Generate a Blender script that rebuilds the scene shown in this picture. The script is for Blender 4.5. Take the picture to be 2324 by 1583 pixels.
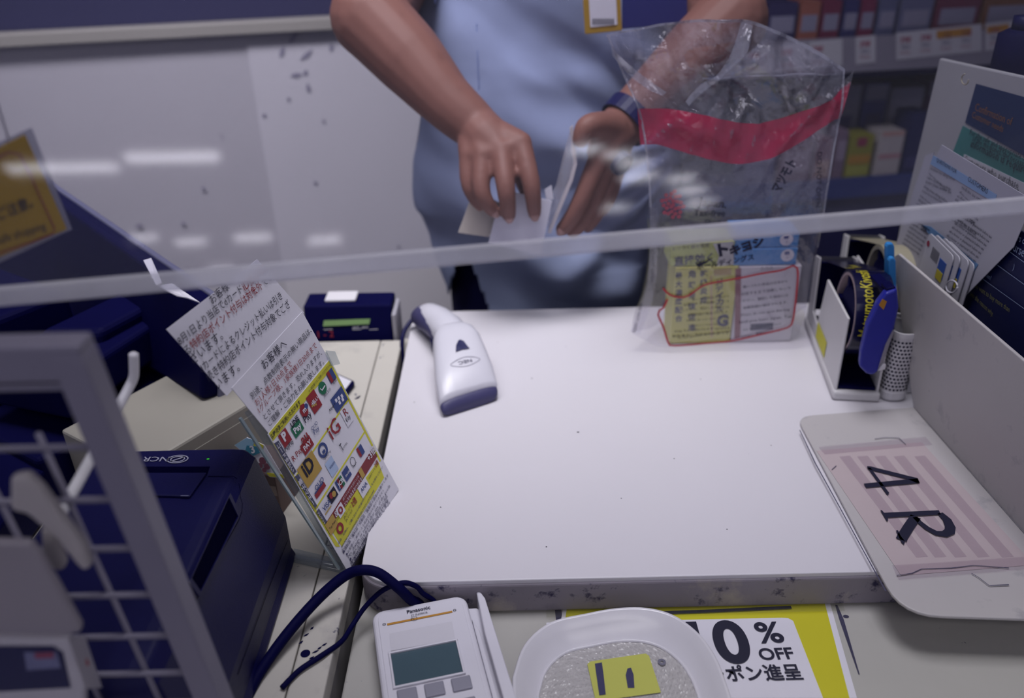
import bpy, bmesh, math, random
import numpy as np
from mathutils import Vector as V, Matrix, noise
from mathutils.bvhtree import BVHTree

random.seed(7)
SC = bpy.context.scene
COL = SC.collection
for o in list(bpy.data.objects):
    bpy.data.objects.remove(o)

# ------------------------------------------------------------------ camera
FPX, CX, CY = 1900.0, 1162.0, 791.5
PITCH, ROLL = math.radians(28.7), math.radians(1.3)
CAM = V((0, 0, 1.45))
FW = V((0, math.cos(PITCH), -math.sin(PITCH)))
_u = V((0, math.sin(PITCH), math.cos(PITCH)))
RT = V((1, 0, 0)) * math.cos(ROLL) - _u * math.sin(ROLL)
UP = _u * math.cos(ROLL) + V((1, 0, 0)) * math.sin(ROLL)
cd = bpy.data.cameras.new('camera')
cd.sensor_width = 36
cd.lens = FPX / 2324 * 36
cd.clip_start = 0.02
cd.dof.use_dof = True
cd.dof.focus_distance = 0.78
cd.dof.aperture_fstop = 3.4
cam = bpy.data.objects.new('camera', cd)
COL.objects.link(cam)
cam.matrix_world = Matrix(((RT.x, UP.x, -FW.x, CAM.x), (RT.y, UP.y, -FW.y, CAM.y), (RT.z, UP.z, -FW.z, CAM.z), (0, 0, 0, 1)))
SC.camera = cam

# ------------------------------------------------------------------ world, lights, exposure
w = bpy.data.worlds.new('world'); SC.world = w; w.use_nodes = True
bg = w.node_tree.nodes['Background']
bg.inputs[0].default_value = (0.62, 0.62, 0.80, 1)
bg.inputs[1].default_value = 0.36

def area(name, loc, aim, size, power, color=(1, .97, 1), sy=None, spread=180):
    l = bpy.data.lights.new(name, 'AREA'); l.energy = power; l.size = size; l.color = color
    l.shape = 'RECTANGLE'; l.size_y = sy or size; l.spread = math.radians(spread)
    o = bpy.data.objects.new(name, l); COL.objects.link(o); o.location = loc
    o.rotation_euler = (V(aim) - V(loc)).to_track_quat('-Z', 'Y').to_euler()
    return o
area('counter_pool_fill', (0.16, 0.82, 2.66), (0.16, 0.72, 0.9), 0.7, 2.0, (.985, .97, 1.0), spread=58)  # added fill: narrow pool on the counter so the sides fall off darker
area('aisle_panel_light', (0.1, -1.2, 2.70), (0.1, -1.2, 0), 2.4, 10, (1.0, .97, 1.0), sy=0.5)

area('cabinet_wall_fill', (-.55, .85, 2.68), (-.45, 1.9, .72), 1.2, 9.5, (1.0, .975, 1.0), sy=.4, spread=80)  # added fill above the counter, aimed back to brighten the cabinet wall
SC.view_settings.view_transform = 'Standard'
SC.view_settings.look = 'None'
SC.view_settings.exposure = 0.22
SC.view_settings.gamma = 1.0
SC.view_settings.use_curve_mapping = False
SC.cycles.transparent_max_bounces = 16
SC.cycles.use_light_tree = False
SC.cycles.max_bounces = 5
SC.cycles.diffuse_bounces = 2
SC.cycles.glossy_bounces = 2
SC.cycles.adaptive_threshold = 0.04
SC.cycles.caustics_reflective = False
SC.cycles.caustics_refractive = False

# ------------------------------------------------------------------ helpers: rays, planes
def ray(x, y):
    return FW * FPX + RT * (x - CX) - UP * (y - CY)
def az(x, y, z):
    d = ray(x, y); return CAM + d * ((z - CAM.z) / d.z)
def ay(x, y, Y):
    d = ray(x, y); return CAM + d * (Y / d.y)
def ax(x, y, X):
    d = ray(x, y); return CAM + d * (X / d.x)

class Plane:
    """A real surface in the place: origin, two in-plane axes, normal to the viewer's side."""
    def __init__(s, o, ex, ey):
        s.o = V(o); s.ex = V(ex).normalized(); ey = V(ey)
        s.ey = (ey - s.ex * ey.dot(s.ex)).normalized(); s.n = s.ex.cross(s.ey)
    def hit(s, x, y, off=0.0):
        d = ray(x, y); o = s.o + s.n * off
        return CAM + d * ((o - CAM).dot(s.n) / d.dot(s.n))
    def pt(s, u, v, off=0.0):
        return s.o + s.ex * u + s.ey * v + s.n * off

# ------------------------------------------------------------------ helpers: materials
def lin(h):
    h = h.lstrip('#'); r = []
    for i in (0, 2, 4):
        c = int(h[i:i + 2], 16) / 255
        r.append(c / 12.92 if c <= .04045 else ((c + .055) / 1.055) ** 2.4)
    return (*r, 1)

MATS = {}
def mat(name, col, rough=.5, var=.08, scale=30, bump=0.0, bscale=200, spec=.4, metal=0, emit=None, dirt=None, stretch=None, coat=0, trans=0):
    if name in MATS: return MATS[name]
    m = bpy.data.materials.new(name); m.use_nodes = True; MATS[name] = m
    nt = m.node_tree; N = nt.nodes; L = nt.links; b = N['Principled BSDF']
    tc = N.new('ShaderNodeTexCoord')
    vec = tc.outputs['Object']
    if stretch:
        mp = N.new('ShaderNodeMapping'); mp.inputs['Scale'].default_value = stretch; L.new(vec, mp.inputs[0]); vec = mp.outputs[0]
    no = N.new('ShaderNodeTexNoise'); no.inputs['Scale'].default_value = scale; no.inputs['Detail'].default_value = 4
    L.new(vec, no.inputs['Vector'])
    ra = N.new('ShaderNodeMapRange'); ra.inputs[3].default_value = 1 - var; ra.inputs[4].default_value = 1 + var
    L.new(no.outputs['Fac'], ra.inputs[0])
    mx = N.new('ShaderNodeMix'); mx.data_type = 'RGBA'; mx.blend_type = 'MULTIPLY'; mx.inputs[0].default_value = 1
    mx.inputs[6].default_value = lin(col)
    cb = N.new('ShaderNodeCombineColor')
    for i in range(3): L.new(ra.outputs[0], cb.inputs[i])
    L.new(cb.outputs[0], mx.inputs[7])
    out = mx.outputs[2]
    for k, (dc, th, ds, soft) in enumerate(dirt or []):
        n2 = N.new('ShaderNodeTexNoise'); n2.inputs['Scale'].default_value = ds; n2.inputs['Detail'].default_value = 6; n2.inputs['Roughness'].default_value = .65
        L.new(vec, n2.inputs['Vector'])
        r2 = N.new('ShaderNodeMapRange'); r2.inputs[1].default_value = th; r2.inputs[2].default_value = th + soft; L.new(n2.outputs['Fac'], r2.inputs[0])
        m2 = N.new('ShaderNodeMix'); m2.data_type = 'RGBA'; L.new(r2.outputs[0], m2.inputs[0]); L.new(out, m2.inputs[6]); m2.inputs[7].default_value = lin(dc); out = m2.outputs[2]
    L.new(out, b.inputs['Base Color'])
    b.inputs['Roughness'].default_value = rough; b.inputs['Metallic'].default_value = metal
    b.inputs['Specular IOR Level'].default_value = spec; b.inputs['Coat Weight'].default_value = coat
    if trans: b.inputs['Transmission Weight'].default_value = trans
    if bump:
        bn = N.new('ShaderNodeTexNoise'); bn.inputs['Scale'].default_value = bscale; bn.inputs['Detail'].default_value = 3; L.new(vec, bn.inputs['Vector'])
        bp = N.new('ShaderNodeBump'); bp.inputs['Strength'].default_value = bump; bp.inputs['Distance'].default_value = .002
        L.new(bn.outputs['Fac'], bp.inputs['Height']); L.new(bp.outputs[0], b.inputs['Normal'])
    if emit:
        b.inputs['Emission Color'].default_value = lin(emit[0]); b.inputs['Emission Strength'].default_value = emit[1]
    return m

def film(name, tint, clear, gloss, haze, rough=.1, hazecol='#ffffff', bump=0, bscale=40, translucent=True):
    """Thin clear plastic: part see-through, part glossy, part milky."""
    if name in MATS: return MATS[name]
    m = bpy.data.materials.new(name); m.use_nodes = True; MATS[name] = m
    nt = m.node_tree; N = nt.nodes; L = nt.links
    for n in list(N): N.remove(n)
    out = N.new('ShaderNodeOutputMaterial')
    t = N.new('ShaderNodeBsdfTransparent'); t.inputs[0].default_value = lin(tint)
    g = N.new('ShaderNodeBsdfGlossy'); g.inputs['Roughness'].default_value = rough
    d = N.new('ShaderNodeBsdfDiffuse'); d.inputs[0].default_value = lin(hazecol)
    tot = clear + gloss + haze
    a = N.new('ShaderNodeMixShader'); a.inputs[0].default_value = haze / max(1e-6, gloss + haze)
    L.new(g.outputs[0], a.inputs[1]); L.new(d.outputs[0], a.inputs[2])
    no = N.new('ShaderNodeTexNoise'); no.inputs['Scale'].default_value = bscale; no.inputs['Detail'].default_value = 3
    tc = N.new('ShaderNodeTexCoord'); L.new(tc.outputs['Object'], no.inputs['Vector'])
    mr = N.new('ShaderNodeMapRange'); f = (gloss + haze) / tot; mr.inputs[3].default_value = f * .8; mr.inputs[4].default_value = min(1, f * 1.2)
    L.new(no.outputs['Fac'], mr.inputs[0])
    b = N.new('ShaderNodeMixShader'); L.new(mr.outputs[0], b.inputs[0])
    L.new(t.outputs[0], b.inputs[1]); L.new(a.outputs[0], b.inputs[2])
    if bump:
        bp = N.new('ShaderNodeBump'); bp.inputs['Strength'].default_value = bump; bp.inputs['Distance'].default_value = .004
        L.new(no.outputs['Fac'], bp.inputs['Height']); L.new(bp.outputs[0], g.inputs['Normal'])
    L.new(b.outputs[0], out.inputs[0])
    return m

INK = mat('black_ink', '#10102e', .6, .03)
NAVY = mat('navy_black_plastic', '#0c0c44', .45, .10, 60, .15, 900, .28)
NAVYD = mat('navy_black_matte', '#050538', .65, .1, 40, .1, 500, .08)
RED = mat('red_ink', '#8c2430', .6, .04)
WHITE = mat('white_plastic', '#dcdae2', .38, .03, 40, 0, 200, .45)
PAPER = mat('white_paper', '#d8d6e2', .7, .03, 60, .05, 300, .2)
CREAM = mat('cream_paint', '#c2beb8', .5, .05, 14, .08, 150, .35, dirt=[('#4a4860', .665, 42, .03), ('#8f8b90', .56, 9, .25)])

# ------------------------------------------------------------------ helpers: meshes
def link(name, me, m, parent=None, smooth=False, origin=True):
    o = bpy.data.objects.new(name, me)
    COL.objects.link(o)
    if m is not None: me.materials.append(m)
    if smooth:
        me.polygons.foreach_set('use_smooth', [True] * len(me.polygons))
    if origin and len(me.vertices):
        co = np.empty(len(me.vertices) * 3, np.float32); me.vertices.foreach_get('co', co); co = co.reshape(-1, 3)
        lo, hi = co.min(0), co.max(0)
        c = V(((lo[0] + hi[0]) / 2, (lo[1] + hi[1]) / 2, lo[2])); c = V([float(x) for x in c])
        me.transform(Matrix.Translation(-c)); o.location = c
    if parent is not None:
        o.parent = parent
        o.matrix_parent_inverse = Matrix.Translation(-world_loc(parent))
    return o
def world_loc(o):
    l = V(o.location)
    if o.parent is not None:
        l = world_loc(o.parent) + (o.matrix_parent_inverse @ l)
    return l
def data(verts, faces):
    me = bpy.data.meshes.new('mesh'); me.from_pydata([tuple(v) for v in verts], [], faces); me.update(); return me
def thing(name, label, cat, loc=(0, 0, 0), group=None):
    o = bpy.data.objects.new(name, None); COL.objects.link(o); o.location = loc; o.empty_display_size = .02
    return tag(o, label, cat, group)
def tag(o, label=None, cat=None, group=None, kind=None):
    if label: o['label'] = label
    if cat: o['category'] = cat
    if group: o['group'] = group
    if kind: o['kind'] = kind
    return o
def bm_mesh(bm):
    me = bpy.data.meshes.new('mesh'); bmesh.ops.recalc_face_normals(bm, faces=bm.faces); bm.to_mesh(me); bm.free(); return me
def bm_bevel(bm, r, seg=2, ang=.5):
    if r > 0:
        es = [e for e in bm.edges if e.is_manifold and e.calc_face_angle(0) > ang]
        bmesh.ops.bevel(bm, geom=es, offset=r, segments=seg, affect='EDGES', profile=.5, clamp_overlap=True)
def box_bm(lo, hi, rz=0, about=None):
    bm = bmesh.new(); bmesh.ops.create_cube(bm, size=1)
    lo, hi = V(lo), V(hi); c = (lo + hi) / 2
    for v in bm.verts: v.co = V((c.x + v.co.x * (hi.x - lo.x), c.y + v.co.y * (hi.y - lo.y), c.z + v.co.z * (hi.z - lo.z)))
    if rz:
        p = V(about) if about is not None else c
        bmesh.ops.rotate(bm, verts=bm.verts, cent=p, matrix=Matrix.Rotation(rz, 3, 'Z'))
    return bm
def box(name, lo, hi, m, parent=None, r=0.0, rz=0, about=None, seg=2, smooth=False):
    bm = box_bm(lo, hi, rz, about); bm_bevel(bm, r, seg)
    return link(name, bm_mesh(bm), m, parent, smooth)
def prism_bm(pts, vec):
    bm = bmesh.new(); vec = V(vec)
    a = [bm.verts.new(V(p)) for p in pts]; b = [bm.verts.new(V(p) + vec) for p in pts]
    n = len(a); bm.faces.new(a); bm.faces.new(b[::-1])
    for i in range(n): bm.faces.new((a[i], b[i], b[(i + 1) % n], a[(i + 1) % n]))
    return bm
def prism(name, pts, vec, m, parent=None, r=0.0, seg=2, smooth=False):
    bm = prism_bm(pts, vec); bmesh.ops.recalc_face_normals(bm, faces=bm.faces); bm_bevel(bm, r, seg)
    return link(name, bm_mesh(bm), m, parent, smooth)
def spline(pts, n=8):
    P = [V(p) for p in pts]; out = []
    for i in range(len(P) - 1):
        p0 = P[max(i - 1, 0)]; p1 = P[i]; p2 = P[i + 1]; p3 = P[min(i + 2, len(P) - 1)]
        for k in range(n):
            t = k / n
            out.append(.5 * ((2 * p1) + (p2 - p0) * t + (2 * p0 - 5 * p1 + 4 * p2 - p3) * t * t + (3 * p1 - p0 - 3 * p2 + p3) * t ** 3))
    out.append(P[-1]); return out
def tube_data(pts, r, seg=10, cap=True):
    P = [V(p) for p in pts]; vs = []; fs = []; ref = V((0, 0, 1)); rr = r if hasattr(r, '__len__') else [r] * len(P)
    prev = None
    for i, p in enumerate(P):
        t = (P[min(i + 1, len(P) - 1)] - P[max(i - 1, 0)]).normalized()
        if prev is None: a = t.cross(ref if abs(t.dot(ref)) < .95 else V((1, 0, 0))).normalized()
        else: a = (prev - t * prev.dot(t)).normalized()
        b = t.cross(a); prev = a
        for k in range(seg):
            an = 2 * math.pi * k / seg
            vs.append(p + (a * math.cos(an) + b * math.sin(an)) * rr[i])
    for i in range(len(P) - 1):
        for k in range(seg):
            fs.append((i * seg + k, i * seg + (k + 1) % seg, (i + 1) * seg + (k + 1) % seg, (i + 1) * seg + k))
    if cap:
        fs.append(tuple(range(seg))[::-1]); fs.append(tuple((len(P) - 1) * seg + k for k in range(seg)))
    return vs, fs
def tube(name, pts, r, m, parent=None, seg=10):
    v, f = tube_data(pts, r, seg); return link(name, data(v, f), m, parent, True)
def loft(name, rings, m, parent=None, cap=True, smooth=True, closed=True):
    n = len(rings[0]); vs = [p for R in rings for p in R]; fs = []
    for i in range(len(rings) - 1):
        for k in range(n if closed else n - 1):
            fs.append((i * n + k, i * n + (k + 1) % n, (i + 1) * n + (k + 1) % n, (i + 1) * n + k))
    if cap:
        fs.append(tuple(range(n))[::-1]); fs.append(tuple((len(rings) - 1) * n + k for k in range(n)))
    me = data(vs, fs)
    bm = bmesh.new(); bm.from_mesh(me); bmesh.ops.recalc_face_normals(bm, faces=bm.faces); bm.to_mesh(me); bm.free()
    return link(name, me, m, parent, smooth)
def rrect(w, h, r, n=5):
    out = []
    for cx, cy, a0 in ((w / 2 - r, h / 2 - r, 0), (-w / 2 + r, h / 2 - r, 90), (-w / 2 + r, -h / 2 + r, 180), (w / 2 - r, -h / 2 + r, 270)):
        for k in range(n + 1):
            a = math.radians(a0 + 90 * k / n); out.append((cx + r * math.cos(a), cy + r * math.sin(a)))
    return out
def patch(name, pl, corners, m, parent=None, off=.0004, th=.0003):
    """Flat printed area or label on a surface, from its corners."""
    return prism(name, [pl.hit(x, y, off) for x, y in corners], -pl.n * th, m, parent)
def upatch(name, pl, uvs, m, parent=None, off=.0004, th=.0003):
    return prism(name, [pl.pt(u, v, off) for u, v in uvs], -pl.n * th, m, parent)

def bvh_of(o):
    off = world_loc(o); return BVHTree.FromPolygons([v.co + off for v in o.data.vertices], [tuple(p.vertices) for p in o.data.polygons])

# ------------------------------------------------------------------ helpers: lettering
_G = {}
def glyphs(s, bold=0.0, shear=0.0, res=2):
    key = (s, bold, shear, res)
    if key not in _G:
        c = bpy.data.curves.new('lettering', 'FONT'); c.body = s; c.resolution_u = res; c.offset = bold; c.shear = shear
        o = bpy.data.objects.new('lettering', c); COL.objects.link(o)
        dg = bpy.context.evaluated_depsgraph_get(); dg.update()
        me = bpy.data.meshes.new_from_object(o.evaluated_get(dg))
        vs = [tuple(v.co) for v in me.vertices]; fs = [tuple(p.vertices) for p in me.polygons]
        bpy.data.objects.remove(o); bpy.data.curves.remove(c); bpy.data.meshes.remove(me)
        _G[key] = (vs, fs)
    return _G[key]
class Ink:
    """Collects flat print of one colour on one surface into a single part."""
    def __init__(s): s.v = []; s.f = []; s.n = 0
    def add(s, vs, fs):
        n = len(s.v); s.n += 1; s.v += vs; s.f += [tuple(i + n for i in f) for f in fs]
    def line(s, pl, txt, a, b, bold=0.0, hs=1.0, off=.0008, shear=0, res=2, uv=False, fn=None):
        A = pl.pt(*a, off) if uv else pl.hit(*a, off)
        B = pl.pt(*b, off) if uv else pl.hit(*b, off)
        vs, fs = glyphs(txt, bold, shear, res)
        if not vs: return
        x0 = min(v[0] for v in vs); x1 = max(v[0] for v in vs)
        d = (B - A); L = d.length; d.normalize(); u = pl.n.cross(d); k = L / (x1 - x0)
        P = [A + d * ((v[0] - x0) * k) + u * (v[1] * k * hs) for v in vs]
        if fn: P = [fn(p) for p in P]
        s.add(P, fs)
    def column(s, pl, txt, a, b, size, off=.0008, **kw):
        n = len(txt)
        for i, ch in enumerate(txt):
            t = i / max(1, n - 1); x = a[0] + (b[0] - a[0]) * t; y = a[1] + (b[1] - a[1]) * t
            s.line(pl, ch, (x - size / 2, y + size * .4), (x + size / 2, y + size * .4 - size * .05), off=off, **kw)
    def stroke(s, P, w, n, closed=False):
        P = [V(p) for p in P]; vs = []; m = len(P)
        ww = w if hasattr(w, '__len__') else [w] * m
        for i in range(m):
            if closed: t = P[(i + 1) % m] - P[i - 1]
            else: t = P[min(i + 1, m - 1)] - P[max(i - 1, 0)]
            sd = V(n).cross(t).normalized() * ww[i] / 2; vs += [P[i] + sd, P[i] - sd]
        fs = [(2 * i, 2 * i + 1, 2 * ((i + 1) % m) + 1, 2 * ((i + 1) % m)) for i in range(m if closed else m - 1)]
        s.add(vs, fs)
    def poly(s, P):
        s.add([V(p) for p in P], [tuple(range(len(P)))])
    def disc(s, pl, c, rx, ry=None, n=20, off=.0006, inner=0):
        o = pl.hit(*c, off); ry = ry or rx
        ring = [o + pl.ex * rx * math.cos(2 * math.pi * k / n) + pl.ey * ry * math.sin(2 * math.pi * k / n) for k in range(n)]
        if not inner: s.poly(ring)
        else:
            r2 = [o + (p - o) * inner for p in ring]
            s.add(ring + r2, [(k, (k + 1) % n, n + (k + 1) % n, n + k) for k in range(n)])
    def wrap(s, bvh, n, lift=.0005):
        for i, p in enumerate(s.v):
            h = bvh.ray_cast(V(p) + V(n) * .06, -V(n), .2)
            if h[0] is not None: s.v[i] = h[0] + V(n) * lift
    def done(s, name, m, parent):
        if not s.v: return None
        o = link(name, data(s.v, s.f), m, parent)
        if s.n > 1: o['kind'] = 'stuff'
        return o

# ================================================================== the setting
SETT = dict(kind='structure')
WALLM = mat('grey_cabinet_laminate', '#b2afb8', .55, .05, 3, .06, 60, .3, dirt=[('#5b5a72', .70, 9, .05)])
flo = box('floor', (-4, -3.5, -.06), (4, 3.2, 0), mat('shop_floor', '#8e8c98', .45, .08, 4)); tag(flo, **SETT)
cei = box('ceiling', (-4, -9, 2.75), (6, 3.2, 2.82), mat('ceiling_board', '#d6d5da', .8, .03, 5)); tag(cei, **SETT)
# cabinet wall behind the clerk: it runs slightly away to the right
A = az(50, 104, 1.185); B = az(760, 66, 1.185)
wd = (B - A); wd.z = 0; wd.normalize(); wn = V((wd.y, -wd.x, 0))
wA = A - wd * .9; wB = A + wd * 1.62
def wall_pt(s, z, off=0): return V((A.x, A.y, 0)) + wd * s + wn * off + V((0, 0, z))
wall = prism('wall_back', [wall_pt(-1.0, 0), wall_pt(1.62, 0), wall_pt(1.62, 1.185), wall_pt(-1.0, 1.185)], -wn * .05, WALLM); tag(wall, **SETT)
tr = prism('trim_1', [wall_pt(-1.0, 1.187, .03), wall_pt(1.62, 1.187, .03), wall_pt(1.62, 1.213, .03), wall_pt(-1.0, 1.213, .03)], -wn * .05, mat('pale_trim', '#97938f', .5, .04, 6), r=.003); tag(tr, **SETT)
wu = prism('wall_upper', [wall_pt(-1.0, 1.2, -.024), wall_pt(1.62, 1.2, -.024), wall_pt(1.62, 2.75, -.024), wall_pt(-1.0, 2.75, -.024)], -wn * .05, mat('upper_wall', '#2c2c52', .7, .1, 4)); tag(wu, **SETT)
wr_ = box('wall_right', (2.60, -1.0, 0), (2.66, 3.2, 2.75), mat('shop_wall', '#8f8d9a', .7, .05, 4)); tag(wr_, **SETT)
wf_ = box('wall_far', (-4, 3.12, 0), (2.66, 3.18, 2.75), mat('shop_wall', '#8f8d9a', .7, .05, 4)); tag(wf_, **SETT)
# lighter door leaf of the cabinet, standing proud of the left one
s0 = (ay(566, 140, A.y + .1) - V((A.x, A.y, 0))).dot(wd)
leaf = prism('cabinet_panel', [wall_pt(s0, .03, .004), wall_pt(1.60, .03, .004), wall_pt(1.60, 1.165, .004), wall_pt(s0, 1.165, .004)], -wn * .004,
             mat('light_cabinet_laminate', '#c2bfc8', .5, .04, 3, .05, 60, .3), wall, r=.0015)
scf = Ink(); wp = Plane(wall_pt(0, 0, .006), wd, (0, 0, 1))
for (x, y, L, a) in [(640, 118, 26, 70), (665, 85, 30, 60), (695, 125, 34, 40), (752, 108, 18, 80), (672, 170, 26, 8), (693, 165, 14, 60), (700, 200, 22, 100), (655, 225, 8, 20), (716, 415, 9, 30), (316, 512, 18, 5), (416, 507, 9, 50), (600, 262, 9, 60), (735, 275, 7, 30), (462, 428, 8, 80), (905, 560, 7, 20)]:
    ca, sa = math.cos(math.radians(a)) * L / 2, math.sin(math.radians(a)) * L / 2
    scf.stroke([wp.hit(x - ca, y + sa), wp.hit(x, y + 1), wp.hit(x + ca, y - sa)], [.002, .012, .003], wp.n)
tag(scf.done('scuff_marks', mat('scuff_grey', '#878497', .7, .2, 40), wall), kind='stuff')

# ================================================================== counters
ZC, ZS, ZL = .900, .885, .860
cnt = thing('checkout_counter', 'white topped checkout counter with worn grey front edge', 'counter', (.35, .85, 0))
topm = mat('white_laminate', '#d3d0d9', .42, .025, 5, .03, 300, .38, dirt=[('#6c6a7c', .752, 60, .03)])
edgem = mat('worn_grey_edge', '#8d8792', .6, .14, 18, .25, 90, .25, dirt=[('#34304e', .585, 52, .10), ('#a59d9a', .56, 12, .1), ('#5a5468', .55, 7, .15)])
xl, xr, yf, yb = -.147, .95, .566, 1.127
outl = []
R = .032
for k in range(9):
    a = math.radians(180 + 90 * k / 8); outl.append((xl + R + R * math.cos(a), yf + R + R * math.sin(a)))
outl += [(xr, yf), (xr, yb), (xl, yb)]
def slab(name, o2, z0, z1, m, parent, r=.002):
    return prism(name, [V((x, y, z0)) for x, y in o2], (0, 0, z1 - z0), m, parent, r, 3)
slab('edge_band', outl, ZL + .001, ZC - .004, edgem, cnt, .003)
ins = [(x + (.0016 if x < 0 else 0), y + (.0016 if y < .7 else 0)) for x, y in outl]
slab('worktop', ins, ZC - .006, ZC, topm, cnt, .0012)
sp = Ink(); pc = Plane((0, 0, ZC), (1, 0, 0), (0, 1, 0))
for (x, y, r) in [(1312, 980, .0016), (985, 806, .001), (1130, 776, .0008), (1207, 858, .0012), (940, 912, .001), (1530, 1040, .0008), (1650, 1200, .0008), (1000, 1150, .0008), (1410, 1130, .0007), (1240, 1240, .0009), (1750, 1010, .0008), (1590, 860, .0009)]:
    sp.disc(pc, (x, y), r, r * .7, 7, .0002)
tag(sp.done('specks', INK, cnt), kind='stuff')
ledgem = mat('ivory_ledge', '#aeaca9', .45, .06, 12, .08, 120, .4, dirt=[('#4a4860', .69, 60, .03)])
box('customer_ledge', (-.150, .18, ZL - .03), (.95, .62, ZL), ledgem, cnt, .002)
box('cabinet_body', (-.147, .30, .02), (.95, 1.10, ZL - .032), mat('counter_carcass', '#9a98a2', .6, .05, 5), cnt, .002)
lm = Ink(); pL = Plane((0, 0, ZL), (1, 0, 0), (0, 1, 0))
lm.stroke([pL.hit(1898, 1372, .0004), pL.hit(1910, 1405, .0004), pL.hit(1950, 1530, .0004)], [.002, .004, .001], pL.n)
lm.disc(pL, (1920, 1398), .0028, .002, 9, .0004)
lm.stroke([pL.hit(1266, 1378, .0004), pL.hit(1270, 1412, .0004)], .006, pL.n)
lm.done('tape_residue', mat('tape_residue', '#3a3852', .8, .4, 200), cnt)

sid = thing('side_counter', 'cream painted side counter under the receipt printer', 'counter', (-.5, .7, 0))
XR = -.158
box('top_panel', (-1.1, .12, ZS - .022), (-.1895, 1.067, ZS), CREAM, sid, .0012)
box('top_panel', (-.1885, .12, ZS - .022), (XR, 1.067, ZS), CREAM, sid, .0018)
box('side_board', (-.20, .14, .02), (XR - .001, 1.06, ZS - .0225), mat('side_board_paint', '#a7a4a6', .55, .06, 10), sid, .001)
box('cabinet_body', (-1.08, .16, .02), (-.202, 1.06, ZS - .0225), mat('counter_carcass', '#9a98a2', .6, .05, 5), sid)
box('rear_shelf', (-.62, 1.068, .80), (XR, 1.16, .838), CREAM, sid, .001)
sh = Ink(); pS = Plane((0, 0, ZS), (1, 0, 0), (0, 1, 0))
sh.disc(pS, (693, 1482), .0042, .0042, 16, .0003)
for (x, y, w_) in [(716, 1478, 8), (707, 1492, 6), (725, 1470, 5), (736, 1462, 6), (683, 1457, 5), (695, 1440, 6), (708, 1425, 4)]:
    sh.stroke([pS.hit(x - w_, y + 3, .0003), pS.hit(x, y, .0003), pS.hit(x + w_, y - 4, .0003)], [.0004, .0022, .0004], pS.n)
sh.done('screw_hole', NAVYD, sid)

# ================================================================== hygiene shield
shA = az(50, 668, 1.25); shB = az(2270, 470, 1.25)
sd = (shB - shA).normalized(); TH = math.radians(16)
sn = V((sd.y, -sd.x, 0)); su = (V((0, 0, 1)) * math.cos(TH) - sn * math.sin(TH)).normalized(); snn = sd.cross(su)
def shp(s, v, off=0): return shA + sd * s + su * v + snn * off
shield = thing('hygiene_shield', 'clear acrylic hygiene shield hanging over the counter, with bottom edge whitened to look aglow', 'screen', tuple(shp(.32, 0)))
film_sh = film('clear_acrylic', '#f6f6fa', .955, .026, .010, .05, '#e8e8f4', 0, 3)
prism('pane', [shp(-.35, .006), shp(1.0, .006), shp(1.0, .78), shp(-.35, .78)], -snn * .004, film_sh, shield)
prism('bottom_edge', [shp(-.35, -.006, .002), shp(1.0, -.006, .002), shp(1.0, .0058, .002), shp(-.35, .0058, .002)], -snn * .008, film('edge_glow_film', '#f2f2fa', .52, .12, .36, .2, '#f0eff8', 0, 30), shield, r=.002)  # whitish film stands in for light glowing in the clear edge
for s in (-.1, .75):
    tube('hanging_cord', [shp(s, .77), V((shp(s, .77).x, shp(s, .77).y, 2.76))], .0015, WHITE, shield, 6)
# ceiling lamps of the shop floor behind the customer (they show as pale streaks in the shield)
lampm = mat('lamp_diffuser', '#f2f0f6', .6, .02, 5, emit=('#fbf8ff', 9))
def lamp(x0, x1, y0, y1):
    t = thing('ceiling_light', 'flat white ceiling lamp above the shop floor', 'lamp', ((x0 + x1) / 2, (y0 + y1) / 2, 2.748), 'ceiling lamps above the shop floor')
    box('frame', (x0 - .02, y0 - .02, 2.725), (x1 + .02, y1 + .02, 2.749), WHITE, t, .004)
    box('diffuser', (x0, y0, 2.715), (x1, y1, 2.7245), lampm, t, .003)
lamp(-1.25, -.68, -4.32, -4.18); lamp(-.62, -.12, -4.16, -4.0)
for x, y, w_ in [(-.72, -6.2, .10), (-.38, -6.45, .12), (.12, -6.4, .15), (.75, -6.65, .14), (-.17, -7.84, .12), (2.22, -4.06, .10), (2.52, -4.2, .09), (2.76, -4.42, .11), (3.0, -4.8, .13), (3.42, -4.9, .11), (3.75, -5.3, .13), (4.15, -5.8, .14), (3.3, -5.85, .12)]:
    lamp(x - w_, x + w_, y - w_ * .8, y + w_ * .8)

lampm.cycles.emission_sampling = 'NONE'
# ================================================================== notice cards on the acrylic stand
S0 = V((-.1583, .5932, .8900)); SX = V((.3107, .9447, .105)); SY = V((-.312, -.003, .9501))
sg = Plane(S0, SX, SY)
def card(name, label, cat, corners, off, th=.0006, m=PAPER):
    o = prism(name, [sg.hit(x, y, off) for x, y in corners], -sg.n * th, m)
    return tag(o, label, cat, 'printed cards in the acrylic stand')
clearm = film('clear_holder', '#eef2f4', .80, .09, .11, .05, '#dfe3ee', 0, 20)
st = thing('acrylic_stand', 'clear acrylic sign stand leaning between the two counters', 'sign stand', tuple(az(760, 1290, ZS)))
prism('back_plate', [sg.hit(x, y, -.006) for x, y in [(776, 1290), (893, 1105), (742, 798), (560, 935)]], -sg.n * .0025, clearm, st)
prism('front_plate', [sg.hit(x, y, -.002) for x, y in [(788, 1299), (906, 1112), (748, 818), (605, 985)]], -sg.n * .0012, clearm, st)
for i, d in enumerate((0, .004)):
    a, b = sg.hit(545, 950, -.004 - d), sg.hit(770, 1292, -.004 - d)
    prism('side_edge', [a, b, b - sg.n * .002, a - sg.n * .002], sg.ex * .0025, film('acrylic_edge', '#c8dcd8', .35, .15, .5, .1, '#a8b8c0', 0, 20), st)
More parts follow.
